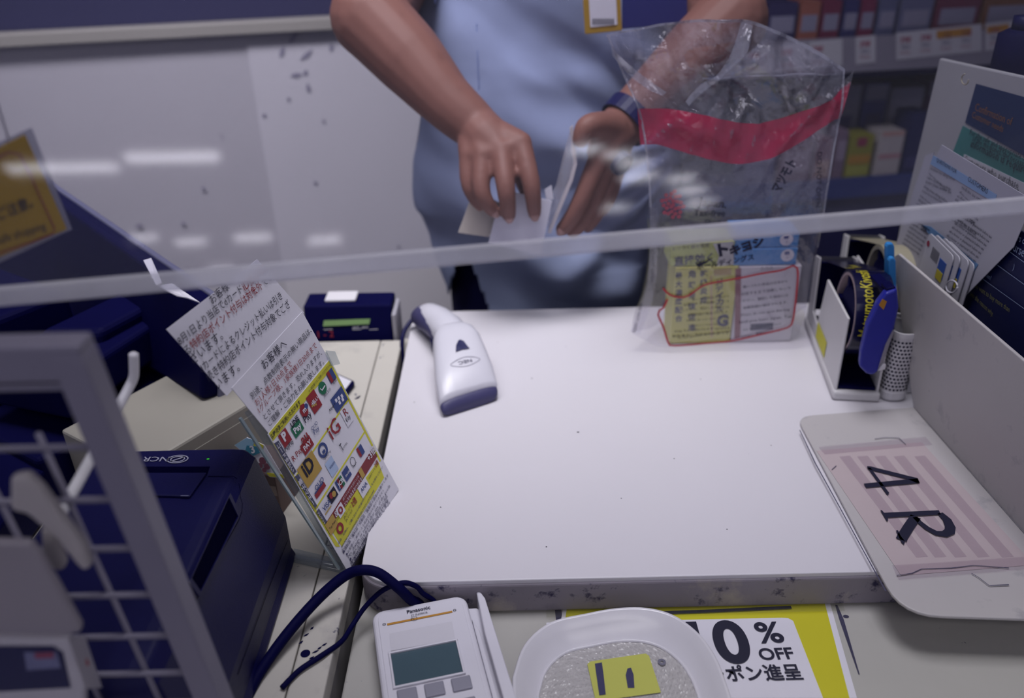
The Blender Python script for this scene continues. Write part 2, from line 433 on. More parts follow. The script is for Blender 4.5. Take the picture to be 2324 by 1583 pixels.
pF = [az(x, y, ZS + .0008) for x, y in [(668, 1250), (752, 1270), (800, 1297), (797, 1306), (665, 1276)]]
prism('foot_plate', pF, (0, 0, .004), clearm, st, .0006)
pF = [az(x, y, ZS + .0055) for x, y in [(670, 1262), (757, 1280), (757, 1287), (668, 1269)]]
prism('foot_rib', pF, (0, 0, .003), clearm, st, .0004)
prism('corner_clip', [sg.hit(x, y, .001) for x, y in [(738, 795), (758, 797), (770, 826), (750, 830)]], sg.n * .0015, clearm, st, .0004)

c1 = card('notice_card', 'topmost white notice card with six lines of black and red writing', 'card', [(378, 747), (515, 898), (690, 709), (584, 588)], -.0010)
c2 = card('notice_card', 'middle white notice card with red purchase limits, above the payment poster', 'card', [(526, 880), (612, 985), (748, 818), (686, 707)], -.0003)
c3 = card('payment_poster', 'yellow bordered payment poster covered in small logos, lowest card on the stand', 'poster', [(608, 985), (790, 1297), (905, 1110), (747, 815)], .0006)
k = Ink(); r = Ink()
k.line(sg, 'お客様へ', (482, 690), (534, 641), .0, off=0)
k.line(sg, '8月1日より当店でdカード', (409, 783), (552, 660), .0, 1.1, off=0)
r.line(sg, 'iD払いに', (556, 660), (606, 614), .002, 1.1, off=0)
k.line(sg, 'る', (424, 806), (436, 796), .0, off=0)
r.line(sg, '特約店ポイント付与は対象外', (438, 793), (597, 652), .004, 1.1, off=0)
k.line(sg, 'でご', (600, 650), (620, 631), .0, off=0)
k.line(sg, 'ざいます。', (439, 826), (507, 766), .0, 1.05, off=0)
k.line(sg, 'dカードによるクレジット払いは引き', (458, 846), (642, 675), .0, 1.12, off=0)
k.line(sg, '続き特約店ポイント付与対象でござ', (474, 866), (660, 694), .0, 1.12, off=0)
k.line(sg, 'います。', (494, 884), (545, 838), .0, 1.05, off=0)
k.done('black_lettering', INK, c1); r.done('red_lettering', RED, c1)
k = Ink(); r = Ink()
k.line(sg, 'お客様へ', (600, 838), (652, 783), .0, off=.0006)
k.line(sg, '別途、点数制限表示の無い商品は、', (573, 906), (708, 752), .0, 1.0, off=.0006)
r.line(sg, 'お1人様1日10点まで', (583, 921), (664, 828), .0, 1.0, off=.0006)
r.line(sg, '1グループ様、1家族様1日20点まで', (590, 937), (720, 786), .0, 1.0, off=.0006)
k.line(sg, 'とさせて頂きます。恐れ入りますが、', (602, 952), (731, 803), .0, 1.0, off=.0006)
k.line(sg, 'ご理解・ご協力をお願い致します。', (612, 967), (736, 824), .0, 1.0, off=.0006)
k.done('black_lettering', INK, c2); r.done('red_lettering', RED, c2)
# the poster, drawn on its own axes: u across 0..W, v up 0..H
W, H = .1134, .1664
def uv(x, y):
    p = sg.hit(x, y) - sg.o; return p.dot(sg.ex), p.dot(sg.ey)
YEL = mat('yellow_print', '#c9c43e', .6, .04); GRY = mat('slate_print', '#4a4c66', .6, .05); MAR = mat('maroon_print', '#7c3038', .6, .05)
O = .0008
def pp(name, q, m): return patch(name, sg, q, m, c3, O)
pp('header_band', [(610, 983), (620, 1000), (756, 832), (747, 818)], YEL)
pp('border_strip', [(756, 832), (865, 1044), (862, 1048), (753, 836)], YEL)
pp('border_strip', [(617, 998), (622, 1008), (772, 1240), (762, 1240)], YEL)
pp('yellow_band', [(748, 1196), (776, 1240), (872, 1083), (858, 1046)], YEL)
pp('side_tab', [(622, 1006), (632, 999), (673, 1069), (665, 1080)], GRY)
pp('side_tab', [(667, 1084), (676, 1074), (722, 1150), (713, 1160)], GRY)
pp('side_tab', [(716, 1163), (724, 1153), (743, 1184), (736, 1194)], GRY)
pp('maroon_band', [(738, 1190), (749, 1209), (857, 1034), (847, 1014)], MAR)
pp('rule', [(672, 1077), (674, 1080), (793, 906), (791, 903)], YEL)
pp('rule', [(716, 1152), (718, 1155), (830, 979), (828, 976)], YEL)
k = Ink(); wt = Ink(); rd = Ink(); gn = Ink(); bl = Ink(); og = Ink()
def sq(ink, c, hw, hh, off=.0012):
    o = sg.hit(*c, off); ink.poly([o + sg.ex * a * hw + sg.ey * b * hh for a, b in ((-1, -1), (1, -1), (1, 1), (-1, 1))])
def tx(ink, s, c, w_, bold=.01, hs=1, off=.0016, dv=0):
    u, v = uv(*c); ink.line(sg, s, (u - w_ / 2, v + dv), (u + w_ / 2, v + dv), bold, hs, off, uv=True)
k.line(sg, '各種決済ご利用いただけます', (617, 996), (683, 914), .02, 1.15, off=.0014)
k.line(sg, '※一部店舗ではご利用いただけません', (702, 890), (750, 829), .0, 1.2, off=.0014)
def sidetext(ink, s, a, b):
    ink.line(sg, s, a, b, .01, .9, off=.0014)
sidetext(wt, 'コード支払い', (628, 1010), (664, 1072)); sidetext(wt, '電子マネー', (676, 1092), (710, 1148)); sidetext(wt, 'クレジット', (720, 1163), (737, 1190))
sq(rd, (647, 993), .0062, .0068); tx(wt, 'P', (647, 997), .006, .05); tx(k, 'PayPay', (655, 1014), .014)
tx(k, 'LINE', (668, 960), .013, .03); sq(gn, (675, 972), .0075, .0055); tx(wt, 'Pay', (675, 976), .011, .03)
rd.disc(sg, (690, 931), .006, .0068, 7, .0012); bl.disc(sg, (695, 921), .0026, .0026, 12, .0014); tx(wt, 'm', (690, 934), .005, .03); tx(k, 'Pay', (698, 951), .012)
sq(rd, (713, 911), .0075, .0092); tx(wt, 'd払い', (713, 913), .012, .03); og.disc(sg, (709, 921), .0012, None, 8, .0016); og.disc(sg, (713, 919), .0012, None, 8, .0016); og.disc(sg, (717, 917), .0012, None, 8, .0016)
gn.disc(sg, (732, 880), .0062, None, 18, .0012); wt.stroke([sg.hit(727, 881, .0016), sg.hit(731, 885, .0016), sg.hit(738, 874, .0016)], .0014, sg.n); tx(k, '微信支付', (741, 893), .013, 0)
sq(bl, (752, 852), .0055, .0058); sq(rd, (749, 855), .0022, .0058, .0014); tx(k, '银联', (758, 868), .007, 0)
tx(rd, 'R Pay', (674, 1034), .016, .01)
sq(rd, (697, 1010), .0082, .0055); tx(rd, 'au', (692, 1000), .011, .03); tx(wt, 'PAY', (697, 1014), .012, .03)
tx(bl, 'QUO', (712, 969), .011, 0); tx(bl, 'Pay', (717, 980), .009, 0)
sq(bl, (770, 906), .0115, .0078); tx(k, 'Alipay +', (752, 926), .012, .02)
for a, b in ((763, 908), (769, 903), (776, 898), (771, 913), (778, 906)): sq(wt, (a, b), .0016, .0018, .0014)
sq(og, (703, 1064), .0135, .011); tx(k, 'iD', (703, 1070), .016, .03, 1.1)
bl.disc(sg, (733, 1021), .0072, None, 20, .0012, .62); sq(bl, (735, 1024), .0022, .0015); tx(k, 'QUICPay', (741, 1034), .013, 0, 1)
tx(rd, 'iG', (762, 985), .018, .01)
sq(wt, (787, 943), .006, .0095); tx(rd, 'R', (785, 941), .006, .0); tx(k, 'Edy', (789, 952), .008, 0)
tx(bl, 'QUO', (724, 1101), .015, .02); sq(rd, (727, 1112), .009, .0025); sq(bl, (724, 1107), .008, .0008)
LBL = Ink(); sq(LBL, (753, 1058), .0065, .008); tx(bl, 'waon', (752, 1057), .010, .0)
tx(k, 'T', (776, 1022), .004, .0, 1.6); tx(k, 'ZOMEC', (781, 1013), .010, 0)
tx(bl, 'VISA', (741, 1150), .013, .02, 1.1); sq(og, (745, 1157), .006, .0006)
sq(k, (755, 1123), .0068, .0052); rd.disc(sg, (752, 1124), .0030, None, 14, .0014); og.disc(sg, (758, 1120), .0030, None, 14, .0016)
for i, ink in enumerate((bl, rd, gn)):
    sq(ink, (768 + i * 4, 1101 - i * 5), .0024, .0055)
tx(wt, 'JCB', (772, 1098), .010, .03)
sq(bl, (787, 1074), .0055, .0058); tx(wt, 'AM EX', (787, 1076), .009, .02)
k.disc(sg, (801, 1047), .0042, .005, 16, .0012, .86); tx(k, 'Diners', (803, 1056), .008, 0)
sq(bl, (819, 1022), .0045, .0052); sq(rd, (815, 1026), .0018, .0052, .0014)
sq(og, (753, 1190), .0075, .0065, .0014); tx(k, 'Top Point', (753, 1192), .012, .0, 1.2)
tx(wt, '&', (763, 1170), .005, .0)
sq(wt, (773, 1157), .0055, .0055, .0014); rd.disc(sg, (773, 1157), .0036, None, 16, .0018, .5)
wt.line(sg, 'dポイントとマツキヨポイントを', (779, 1136), (815, 1081), 0, 1.2, off=.0014)
wt.line(sg, 'どっちもたまる!つかえる!', (784, 1147), (823, 1086), .01, 1.25, off=.0014)
sq(og, (821, 1073), .003, .005, .0014)
wt.line(sg, '+3倍', (838, 1047), (854, 1021), .02, 1.1, off=.0014)
rd.disc(sg, (772, 1198), .0055, None, 18, .0014, .5)
k.line(sg, 'JALカードで', (782, 1178), (798, 1150), 0, 1.2, off=.0014); k.line(sg, 'JALマイルが', (786, 1184), (801, 1158), 0, 1.2, off=.0014); rd.line(sg, '2倍', (801, 1151), (811, 1136), .02, 1.2, off=.0014)
sq(wt, (826, 1106), .0085, .0068, .0014); tx(bl, 'ANA', (825, 1108), .013, .02)
k.line(sg, 'ANAカードで', (838, 1088), (852, 1064), 0, 1.2, off=.0014); rd.line(sg, '2倍', (853, 1061), (860, 1050), .02, 1.2, off=.0014)
small = [('返品・交換は、ご購入日から7日以内に、レシートをお持ちください', 769, 1235, 869, 1060, .01), ('RETURNS and EXCHANGES WITHIN 7 DAYS of PURCHASE', 776, 1243, 850, 1113, .03),
         ('Please bring your receipt and the item to the store', 778, 1250, 850, 1124, 0), ('■消耗品・食料品・化粧品・医薬品の返品はお断りします', 780, 1256, 882, 1079, .02),
         ('●お客様のご都合による返品交換はお受けできません', 787, 1261, 872, 1112, 0), ('No change or refund after use of the goods', 792, 1266, 886, 1103, 0), ('●ご購入より7日を過ぎた商品、開封済みの商品', 795, 1273, 880, 1126, 0),
         ('The goods without receipt, tag or package', 798, 1278, 880, 1134, 0), ('医薬品は店舗にて確認いたします', 799, 1284, 884, 1138, .01), ('Payment by credit card is refunded to the card', 800, 1288, 886, 1142, 0)]
fpk = Ink()
for s, x0, y0, x1, y1, b in small: fpk.line(sg, s, (x0, y0), (x1, y1), b * .4, .85, off=.0012, res=1)
fpk.done('fine_print', mat('fine_ink', '#4c4a68', .6, .03), c3)
k.done('black_lettering', INK, c3); wt.done('white_lettering', PAPER, c3); rd.done('red_print', RED, c3)
gn.done('green_print', mat('green_print', '#1f6a4e', .6, .05), c3); bl.done('blue_print', mat('blue_print', '#34457f', .6, .05), c3)
og.done('gold_print', mat('gold_print', '#b0914a', .6, .05), c3); LBL.done('pale_blue_print', mat('pale_blue_print', '#a9bbdc', .6, .05), c3)

# ================================================================== receipt printer
def P3(x, y, z): return V((x, y, z))
pr = thing('receipt_printer', 'black cube receipt printer with white logo on its top, left of the notice stand', 'printer', (-.30, .53, ZS))
px0, px1, py0, py1, pz = -.388, -.2175, .365, .622, 1.0155
def prring(y, top, tx1=-.232):
    return [P3(px0, y, ZS + .002), P3(px1 + .004, y, ZS + .002), P3(px1, y, ZS + .012), P3(px1, y, .935), P3(tx1 - .002, y, top - .010), P3(tx1 - .010, y, top - .001), P3(tx1 - .020, y, top), P3(px0 + .014, y, top), P3(px0, y, top - .014)]
bm = bmesh.new(); rings = []
for y, t in ((py0, .995), (py0 + .008, pz), (py1 - .004, pz), (py1, pz - .002)):
    rings.append([bm.verts.new(p) for p in prring(y, t)])
for a, b in zip(rings, rings[1:]):
    for i in range(len(a)): bm.faces.new((a[i], a[(i + 1) % len(a)], b[(i + 1) % len(a)], b[i]))
bm.faces.new(rings[0]); bm.faces.new(rings[-1][::-1]); bmesh.ops.recalc_face_normals(bm, faces=bm.faces)
bm_bevel(bm, .0025, 2, .6)
link('casing', bm_mesh(bm), NAVY, pr)
pt = Plane((0, 0, pz), (1, 0, 0), (0, 1, 0))
prism('paper_slot', [pt.hit(x, y, .0004) for x, y in [(320, 1058), (476, 1058), (470, 1076), (325, 1076)]], (0, 0, -.0003), mat('slot_black', '#020222', .9, .05, 30, 0, 200, .03), pr)
prism('paper_flap', [pt.hit(x, y, .0004) for x, y in [(322, 1076), (470, 1076), (432, 1130), (340, 1127)]], (0, 0, .0022), NAVY, pr, .0008)
k = Ink(); k.stroke([pt.hit(410, 1124, .0032), pt.hit(428, 1124, .0032)], .0007, pt.n); k.done('flap_painted_glint', mat('edge_glint', '#8d8fae', .3, .05), pr)  # pale stroke paints a glint on the flap's near edge
k = Ink()
k.line(pt, 'NCR', (386, 1036), (327, 1036), .01, .85, off=.0008)
c = pt.hit(403, 1041, .0008)
for r0 in (.0078, .0052):
    k.stroke([c + V((1.15 * r0 * math.cos(t), .72 * r0 * math.sin(t), 0)) for t in [i * math.pi / 12 for i in range(24)]], .0011, pt.n, True)
k.stroke([c + V((-.005, -.003, 0)), c + V((.005, .003, 0))], .0014, pt.n)
k.done('logo', mat('silver_print', '#9d9eb4', .5, .03), pr)
g = Ink(); g.disc(pt, (472, 1041), .0013, .0009, 8, .0006); g.done('status_lamp', mat('green_lamp', '#38a02c', .4, .02, emit=('#30c020', .5)), pr)
# side face recess and seams
v0 = (P3(-.232, 0, pz - .010) - P3(px1, 0, .935)).normalized()
ps = Plane((px1, .5, .935), (0, 1, 0), v0)
k = Ink(); k.stroke([pt.hit(472, 1080, .0005), pt.hit(530, 1080, .0005), pt.hit(538, 1086, .0005)], .0009, pt.n)
k.stroke([ps.hit(x, y, .0006) for x, y in [(542, 1096), (545, 1112), (545, 1126), (550, 1142), (549, 1160), (542, 1180), (470, 1310), (430, 1390)]], .0010, ps.n)
pv = Plane((px1, .5, .9), (0, 1, 0), (0, 0, 1)); k.stroke([pv.hit(653, 1225, .0005), pv.hit(612, 1330, .0005), pv.hit(540, 1530, .0005)], .0010, pv.n)
k.done('seam_lines', mat('slot_black', '#020222', .9, .05, 30, 0, 200, .03), pr)
rec = [ps.hit(x, y, .0005) for x, y in [(517, 1128), (538, 1172), (453, 1342), (432, 1312)]]
prism('grip_recess', rec, ps.n * -.0004, mat('slot_black', '#020222', .9, .05, 30, 0, 200, .03), pr)
cc = sum(rec, V()) / 4
for i in range(4):
    a, b = rec[i], rec[(i + 1) % 4]
    ai, bi = a + (a - cc) * .10, b + (b - cc) * .10
    prism('grip_rim', [a, b, bi, ai], ps.n * .0012, NAVY, pr)

# ================================================================== cash drawer and till screen behind the printer
D0, D1, D2 = az(137, 975, .97), az(315, 1064, .97), az(540, 885, .97)
e1 = (D1 - D0); e1.z = 0; e1.normalize(); e2 = V((-e1.y, e1.x, 0))
wdp = .20; DW = (D1 - D0).length
dc = thing('cash_drawer', 'narrow beige metal cash drawer beside the black till screen, behind the printer', 'drawer', tuple(V((D1.x, D1.y, ZS)) - e1 * .065 + e2 * .1))
def DP(a, b, z): return V((D1.x, D1.y, z)) - e1 * a + e2 * b
prism('casing', [DP(.0, 0, ZS), DP(.0, wdp, ZS), DP(DW, wdp, ZS), DP(DW, 0, ZS)], (0, 0, .085), mat('beige_metal', '#a09c95', .5, .05, 8, .05, 200, .35, dirt=[('#45435c', .70, 30, .03)]), dc, .003)
prism('drawer_front', [DP(-.0012, .02, ZS + .012), DP(-.0012, wdp - .01, ZS + .012), DP(-.0012, wdp - .01, .955), DP(-.0012, .02, .955)], e1 * -.001, mat('beige_metal_face', '#97938d', .5, .05, 8), dc)
TD = thing('till_screen', 'black till touchscreen seen from behind, above the beige drawer', 'monitor', tuple(DP(.2, .1, .97)))
a0, a1 = az(150, 470, 1.10), az(460, 690, 1.08)
ed = (a1 - a0).normalized(); nh = V((-ed.y, ed.x, 0)).normalized()
ddn = (nh * -.22 + V((0, 0, -1))).normalized()
nb = ed.cross(ddn).normalized()
if nb.dot(CAM - a0) < 0: nb = -nb
a00 = a0 - ed * .34
prism('screen_back', [a00, a1, a1 + ddn * .11, a00 + ddn * .21], nb * -.022, NAVYD, TD, .006, 3)
prism('screen_bezel', [a00 - ddn * .003 - nb * .018, a1 + ed * .003 - ddn * .003 - nb * .018, a1 + ed * .003 + ddn * .142 - nb * .018, a00 + ddn * .142 - nb * .018], nb * -.008, mat('bezel_grey', '#6b6c88', .35, .05), TD, .002)
prism('base_unit', [DP(DW + .004, -.03, ZS + .0008), DP(DW + .004, .30, ZS + .0008), DP(.52, .30, ZS + .0008), DP(.52, -.03, ZS + .0008)], (0, 0, .062), NAVYD, TD, .006, 3)
prism('keyboard_unit', [V((-.80, .33, ZS + .0008)), V((-.395, .33, ZS + .0008)), V((-.395, .60, ZS + .0008)), V((-.80, .60, ZS + .0008))], (0, 0, .05), NAVYD, TD, .006, 3)
prism('keyboard_unit', [V((-.90, .602, ZS + .0008)), V((-.487, .602, ZS + .0008)), V((-.487, .80, ZS + .0008)), V((-.90, .80, ZS + .0008))], (0, 0, .05), NAVYD, TD, .006, 3)
prism('rear_cover', [DP(DW + .14, .0, ZS + .063), DP(DW + .14, .12, ZS + .063), DP(.52, .12, ZS + .063), DP(.52, .0, ZS + .063)], (0, 0, .10), NAVYD, TD, .008, 3)
b0, b1 = az(240, 900, .9708), az(428, 768, .9708)
bx = (b1 - b0); bx.z = 0; bx.normalize(); by = V((-bx.y, bx.x, 0))
prism('stand_body', [b0 - bx * .05, b1 + bx * .02, b1 + bx * .02 + by * .10, b0 - bx * .05 + by * .12], (0, 0, .045), NAVYD, TD, .006, 3)
prism('stand_neck', [b0 + by * .03 + bx * .02, b1 + by * .02 - bx * .02, b1 + by * .08, b0 + by * .10], V((0, 0, .06)) + nh * .02, NAVYD, TD, .008, 3)
tube('cable_loop', spline([az(60, 700, .98), az(110, 660, 1.0), az(150, 690, .99), az(170, 760, .97)]), .004, NAVYD, TD)
# receipts tucked over the screen's edge
for i, (q, zz, lb) in enumerate([([(330, 592), (348, 588), (372, 640), (360, 652)], 1.10, 'curled white receipt tucked over the top edge of the till screen, upper one'),
                                 ([(362, 650), (395, 645), (458, 685), (430, 680), (405, 668)], 1.09, 'crumpled white receipt lying on the till screen edge beside the notice card')]):
    rp = prism('receipt_slip', [az(x, y, zz) + nb * .002 + V((0, 0, .004 * math.sin(3 * j))) for j, (x, y) in enumerate(q)], (0, 0, .0012), PAPER); tag(rp, lb, 'receipt', 'receipts on the till screen')

# ================================================================== customer display, tablet and small cartons on the side counter
cdp = thing('customer_display', 'black customer display box with a green readout, behind the notice cards', 'display', (-.23, 1.105, .838))
dpl = Plane((-.29, 1.074, .838), (1, 0, 0), (0, .22, 1))
prism('housing', [V((-.30, 1.072, .838)), V((-.172, 1.070, .838)), V((-.172, 1.089, .931)), V((-.30, 1.091, .931))], (0, .045, 0), NAVYD, cdp, .003)
box('side_cap', (-.1715, 1.075, .84), (-.165, 1.13, .922), mat('pale_cap', '#a9a7b2', .5, .04), cdp, .002)
dfp = Plane((-.30, 1.0705, .838), (1, 0, 0), (0, .2, 1))
patch('readout', dfp, [(735, 727), (840, 723), (838, 735), (733, 740)], mat('green_readout', '#7fa06a', .4, .05), cdp, .0012)
k = Ink()
for x in (735, 800, 838): k.line(dfp, '——', (x, 750), (x + 20, 749), .02, off=.0014)
for x0 in (800, 820): k.line(dfp, 'ABCD', (x0, 745), (x0 + 16, 744), 0, off=.0014)
k.done('legend', PAPER, cdp)
k = Ink(); k.line(dfp, '1 - 2', (722, 766), (758, 764), .01, off=.0014); k.done('red_digits', RED, cdp)
box('sensor_cap', (-.27, 1.10, .931), (-.225, 1.13, .936), WHITE, cdp, .002)

tb = thing('small_tablet', 'small black edged tablet lying face up behind the notice stand', 'tablet', tuple(az(770, 880, ZS)))
q = [az(x, y, ZS + .0005) for x, y in [(765, 857), (807, 876), (770, 925), (722, 902)]]
prism('case', q, (0, 0, .009), NAVYD, tb, .003, 3)
qc = sum(q, V()) / 4
prism('glass', [qc + (p - qc) * .82 + V((0, 0, .0091)) for p in q], (0, 0, .0006), PAPER, tb)
k = Ink(); k.stroke([az(805, 905, ZS + .0004), az(812, 902, ZS + .0004), az(818, 897, ZS + .0004)], [.001, .004, .001], V((0, 0, 1))); k.done('smudge', NAVYD, sid)

bxp = az(640, 1168, ZS)
ct = thing('sample_carton', 'small brown chequered carton between printer and notice stand', 'box', (bxp.x - .02, bxp.y + .03, ZS))
prism('carton', [V((bxp.x, bxp.y, ZS)), V((bxp.x + .012, bxp.y + .05, ZS)), V((bxp.x - .045, bxp.y + .06, ZS)), V((bxp.x - .055, bxp.y + .012, ZS))], (0, 0, .05), mat('brown_card', '#6e5a58', .7, .08, 30), ct, .0008)
cpn = Plane((bxp.x - .055, bxp.y + .012, ZS), (.055, -.012, 0), (0, 0, 1))
for i in range(5):
    for j in range(4):
        if (i + j) % 2 == 0: upatch('check_square', cpn, [(i * .0112, j * .0125), (i * .0112 + .0108, j * .0125), (i * .0112 + .0108, j * .0125 + .012), (i * .0112, j * .0125 + .012)], mat('tan_card', '#9a8a84', .7, .06), ct)
lf = thing('promo_leaflet', 'pale blue and yellow leaflet standing on the brown carton', 'leaflet', (bxp.x - .03, bxp.y + .03, ZS + .05))
lpl = Plane((bxp.x - .062, bxp.y + .012, ZS + .051), (.06, -.012, 0), (0, .25, 1))
prism('sheet', [lpl.hit(x, y) for x, y in [(532, 1010), (560, 992), (600, 1010), (645, 1085), (612, 1082)]], -lpl.n * .0008, PAPER, lf)
patch('sky_print', lpl, [(533, 1009), (560, 993), (578, 999), (570, 1020), (548, 1022)], mat('sky_print', '#8fb4cf', .6, .05), lf)
patch('yellow_corner', lpl, [(578, 999), (598, 1010), (596, 1022), (575, 1014)], mat('yellow_print', '#c9c43e', .6, .04), lf)
patch('teal_badge', lpl, [(560, 1010), (585, 1013), (590, 1027), (575, 1034), (556, 1024)], mat('teal_print', '#3c7f9a', .6, .04), lf, .0009)
patch('yellow_foot', lpl, [(604, 1072), (640, 1076), (645, 1084), (612, 1081)], mat('yellow_print', '#c9c43e', .6, .04), lf)
k = Ink(); k.line(lpl, '3', (571, 1028), (580, 1026), .03, off=.0014); k.done('numeral', PAPER, lf)
for (x, y, r_) in [(596, 1045, .004), (606, 1058, .0035), (590, 1056, .003), (600, 1066, .0025)]:
    k = Ink(); k.disc(lpl, (x, y), r_, None, 12, .001); k.done('food_picture', mat('plum_print', '#7b4a5c', .6, .2, 300), lf)
# ================================================================== handheld scanner
sc = thing('barcode_scanner', 'white handheld barcode scanner with dark grey nose, resting face down on the counter', 'scanner', (-.07, .93, ZC))
sdir = V((-.20, .98, 0)).normalized(); sper = V((sdir.y, -sdir.x, 0))
s0_ = V((-.052, .857, 0))
scm = mat('scanner_white', '#cfcedb', .32, .02, 30, 0, 200, .5)
scd = mat('scanner_grey', '#3f3d66', .5, .04, 50, .05, 400, .4)
def sring(d, wdt, hgt, zc, skew=0, n=24, p=3.2, tilt=0):
    out = []
    for k in range(n):
        a = 2 * math.pi * k / n; ca, sa = math.cos(a), math.sin(a)
        x = wdt / 2 * math.copysign(abs(ca) ** (2 / p), ca); z = hgt / 2 * math.copysign(abs(sa) ** (2 / p), sa)
        out.append(s0_ + sper * x + sdir * (d + x * skew + z * tilt) + V((0, 0, zc + z)))
    return out
# nose (dark), then head, then the neck that turns up into the grip
sk = .32
loft('nose', [sring(-.003, .064, .009, ZC + .0058, sk), sring(-.001, .0715, .014, ZC + .0083, sk), sring(.004, .0745, .017, ZC + .0100, sk), sring(.012, .0735, .021, ZC + .0120, sk)], scd, sc)
head = loft('head', [sring(.0055, .0735, .0195, ZC + .0150, sk), sring(.008, .0755, .0230, ZC + .0160, sk), sring(.035, .0750, .037, ZC + .0225, .22), sring(.066, .069, .049, ZC + .030, .10), sring(.092, .063, .052, ZC + .036, 0),
              sring(.109, .055, .048, ZC + .038, 0), sring(.121, .043, .042, ZC + .037, 0), sring(.128, .026, .032, ZC + .035, 0)], scm, sc)
gd = V((-.30, .95, 0)).normalized()
hp = [s0_ + sdir * .102 + V((0, 0, ZC + .034)), s0_ + sdir * .128 + V((-.002, 0, ZC + .036)), s0_ + sdir * .155 + V((-.006, 0, ZC + .034)), s0_ + sdir * .187 + V((-.014, 0, ZC + .030)), s0_ + sdir * .212 + V((-.022, 0, ZC + .026)), s0_ + sdir * .222 + V((-.026, 0, ZC + .024))]
rings = []
for p, r_ in zip(hp, (.021, .0225, .0225, .0215, .019, .010)):
    rings.append([p + sper * r_ * 1.05 * math.cos(2 * math.pi * k / 20) + V((0, 0, r_ * .92 * math.sin(2 * math.pi * k / 20))) for k in range(20)])
loft('grip', rings, scm, sc)
rings = []
for p, r_ in zip(hp[1:], (.020, .0218, .0225, .0215, .012)):
    p2 = p + V((-.004, .003, -.004)); rings.append([p2 + sper * r_ * 1.05 * math.cos(2 * math.pi * k / 20) + V((0, 0, r_ * .88 * math.sin(2 * math.pi * k / 20))) for k in range(20)])
loft('grip_underside', rings, scd, sc)
tg = s0_ + sdir * .135 + V((-.022, 0, ZC + .016))
loft('trigger', [[tg + V((dx, dy, 0)) + sper * a * .006 + V((0, 0, b * .009)) for a, b in ((-1, -1), (1, -1), (1, 1), (-1, 1))] for dx, dy in ((0, 0), (-.004, .014), (-.006, .030))], NAVY, sc)
tube('cable', spline([hp[-1] + V((-.002, 0, 0)), hp[-1] + V((-.012, .006, -.006)), V((-.152, 1.060, ZC + .004)), V((-.156, 1.045, ZC - .02)), V((-.154, 1.03, .80))]), .0032, NAVY, sc, 8)
shp_ = Plane(s0_ + sdir * .082 + V((0, 0, ZC + .0600)), sper, sdir + V((0, 0, .22)))
el = Ink(); c = shp_.hit(1056, 809, .0006)
pts = []
for i in range(28):
    t = 2 * math.pi * i / 28; x = math.cos(t); y = math.sin(t)
    pts.append(c + shp_.ex * .0190 * x + shp_.ey * (.0068 * y * (1 - .45 * x * x) + .0035 * x))
el.stroke(pts, .0007, shp_.n, True); hb = bvh_of(head); el.wrap(hb, shp_.n); el.done('badge_ring', mat('badge_line', '#8d8b9c', .5, .05), sc)
k = Ink(); k.line(shp_, 'NEC', (1069, 802), (1039, 810), .01, .75, off=.001); k.wrap(hb, shp_.n)
k.done('maker_lettering', mat('badge_ink', '#3c3b58', .5, .03), sc)
k = Ink(); wm = [shp_.hit(x, y, .0008) for x, y in [(1034, 792), (1035, 780), (1040, 770), (1045, 768), (1053, 771), (1061, 780), (1066, 784), (1050, 787)]]
k.poly(wm); k.wrap(hb, shp_.n, .0012); k.done('window_badge', mat('badge_navy', '#2c2e58', .25, .3, 150), sc)

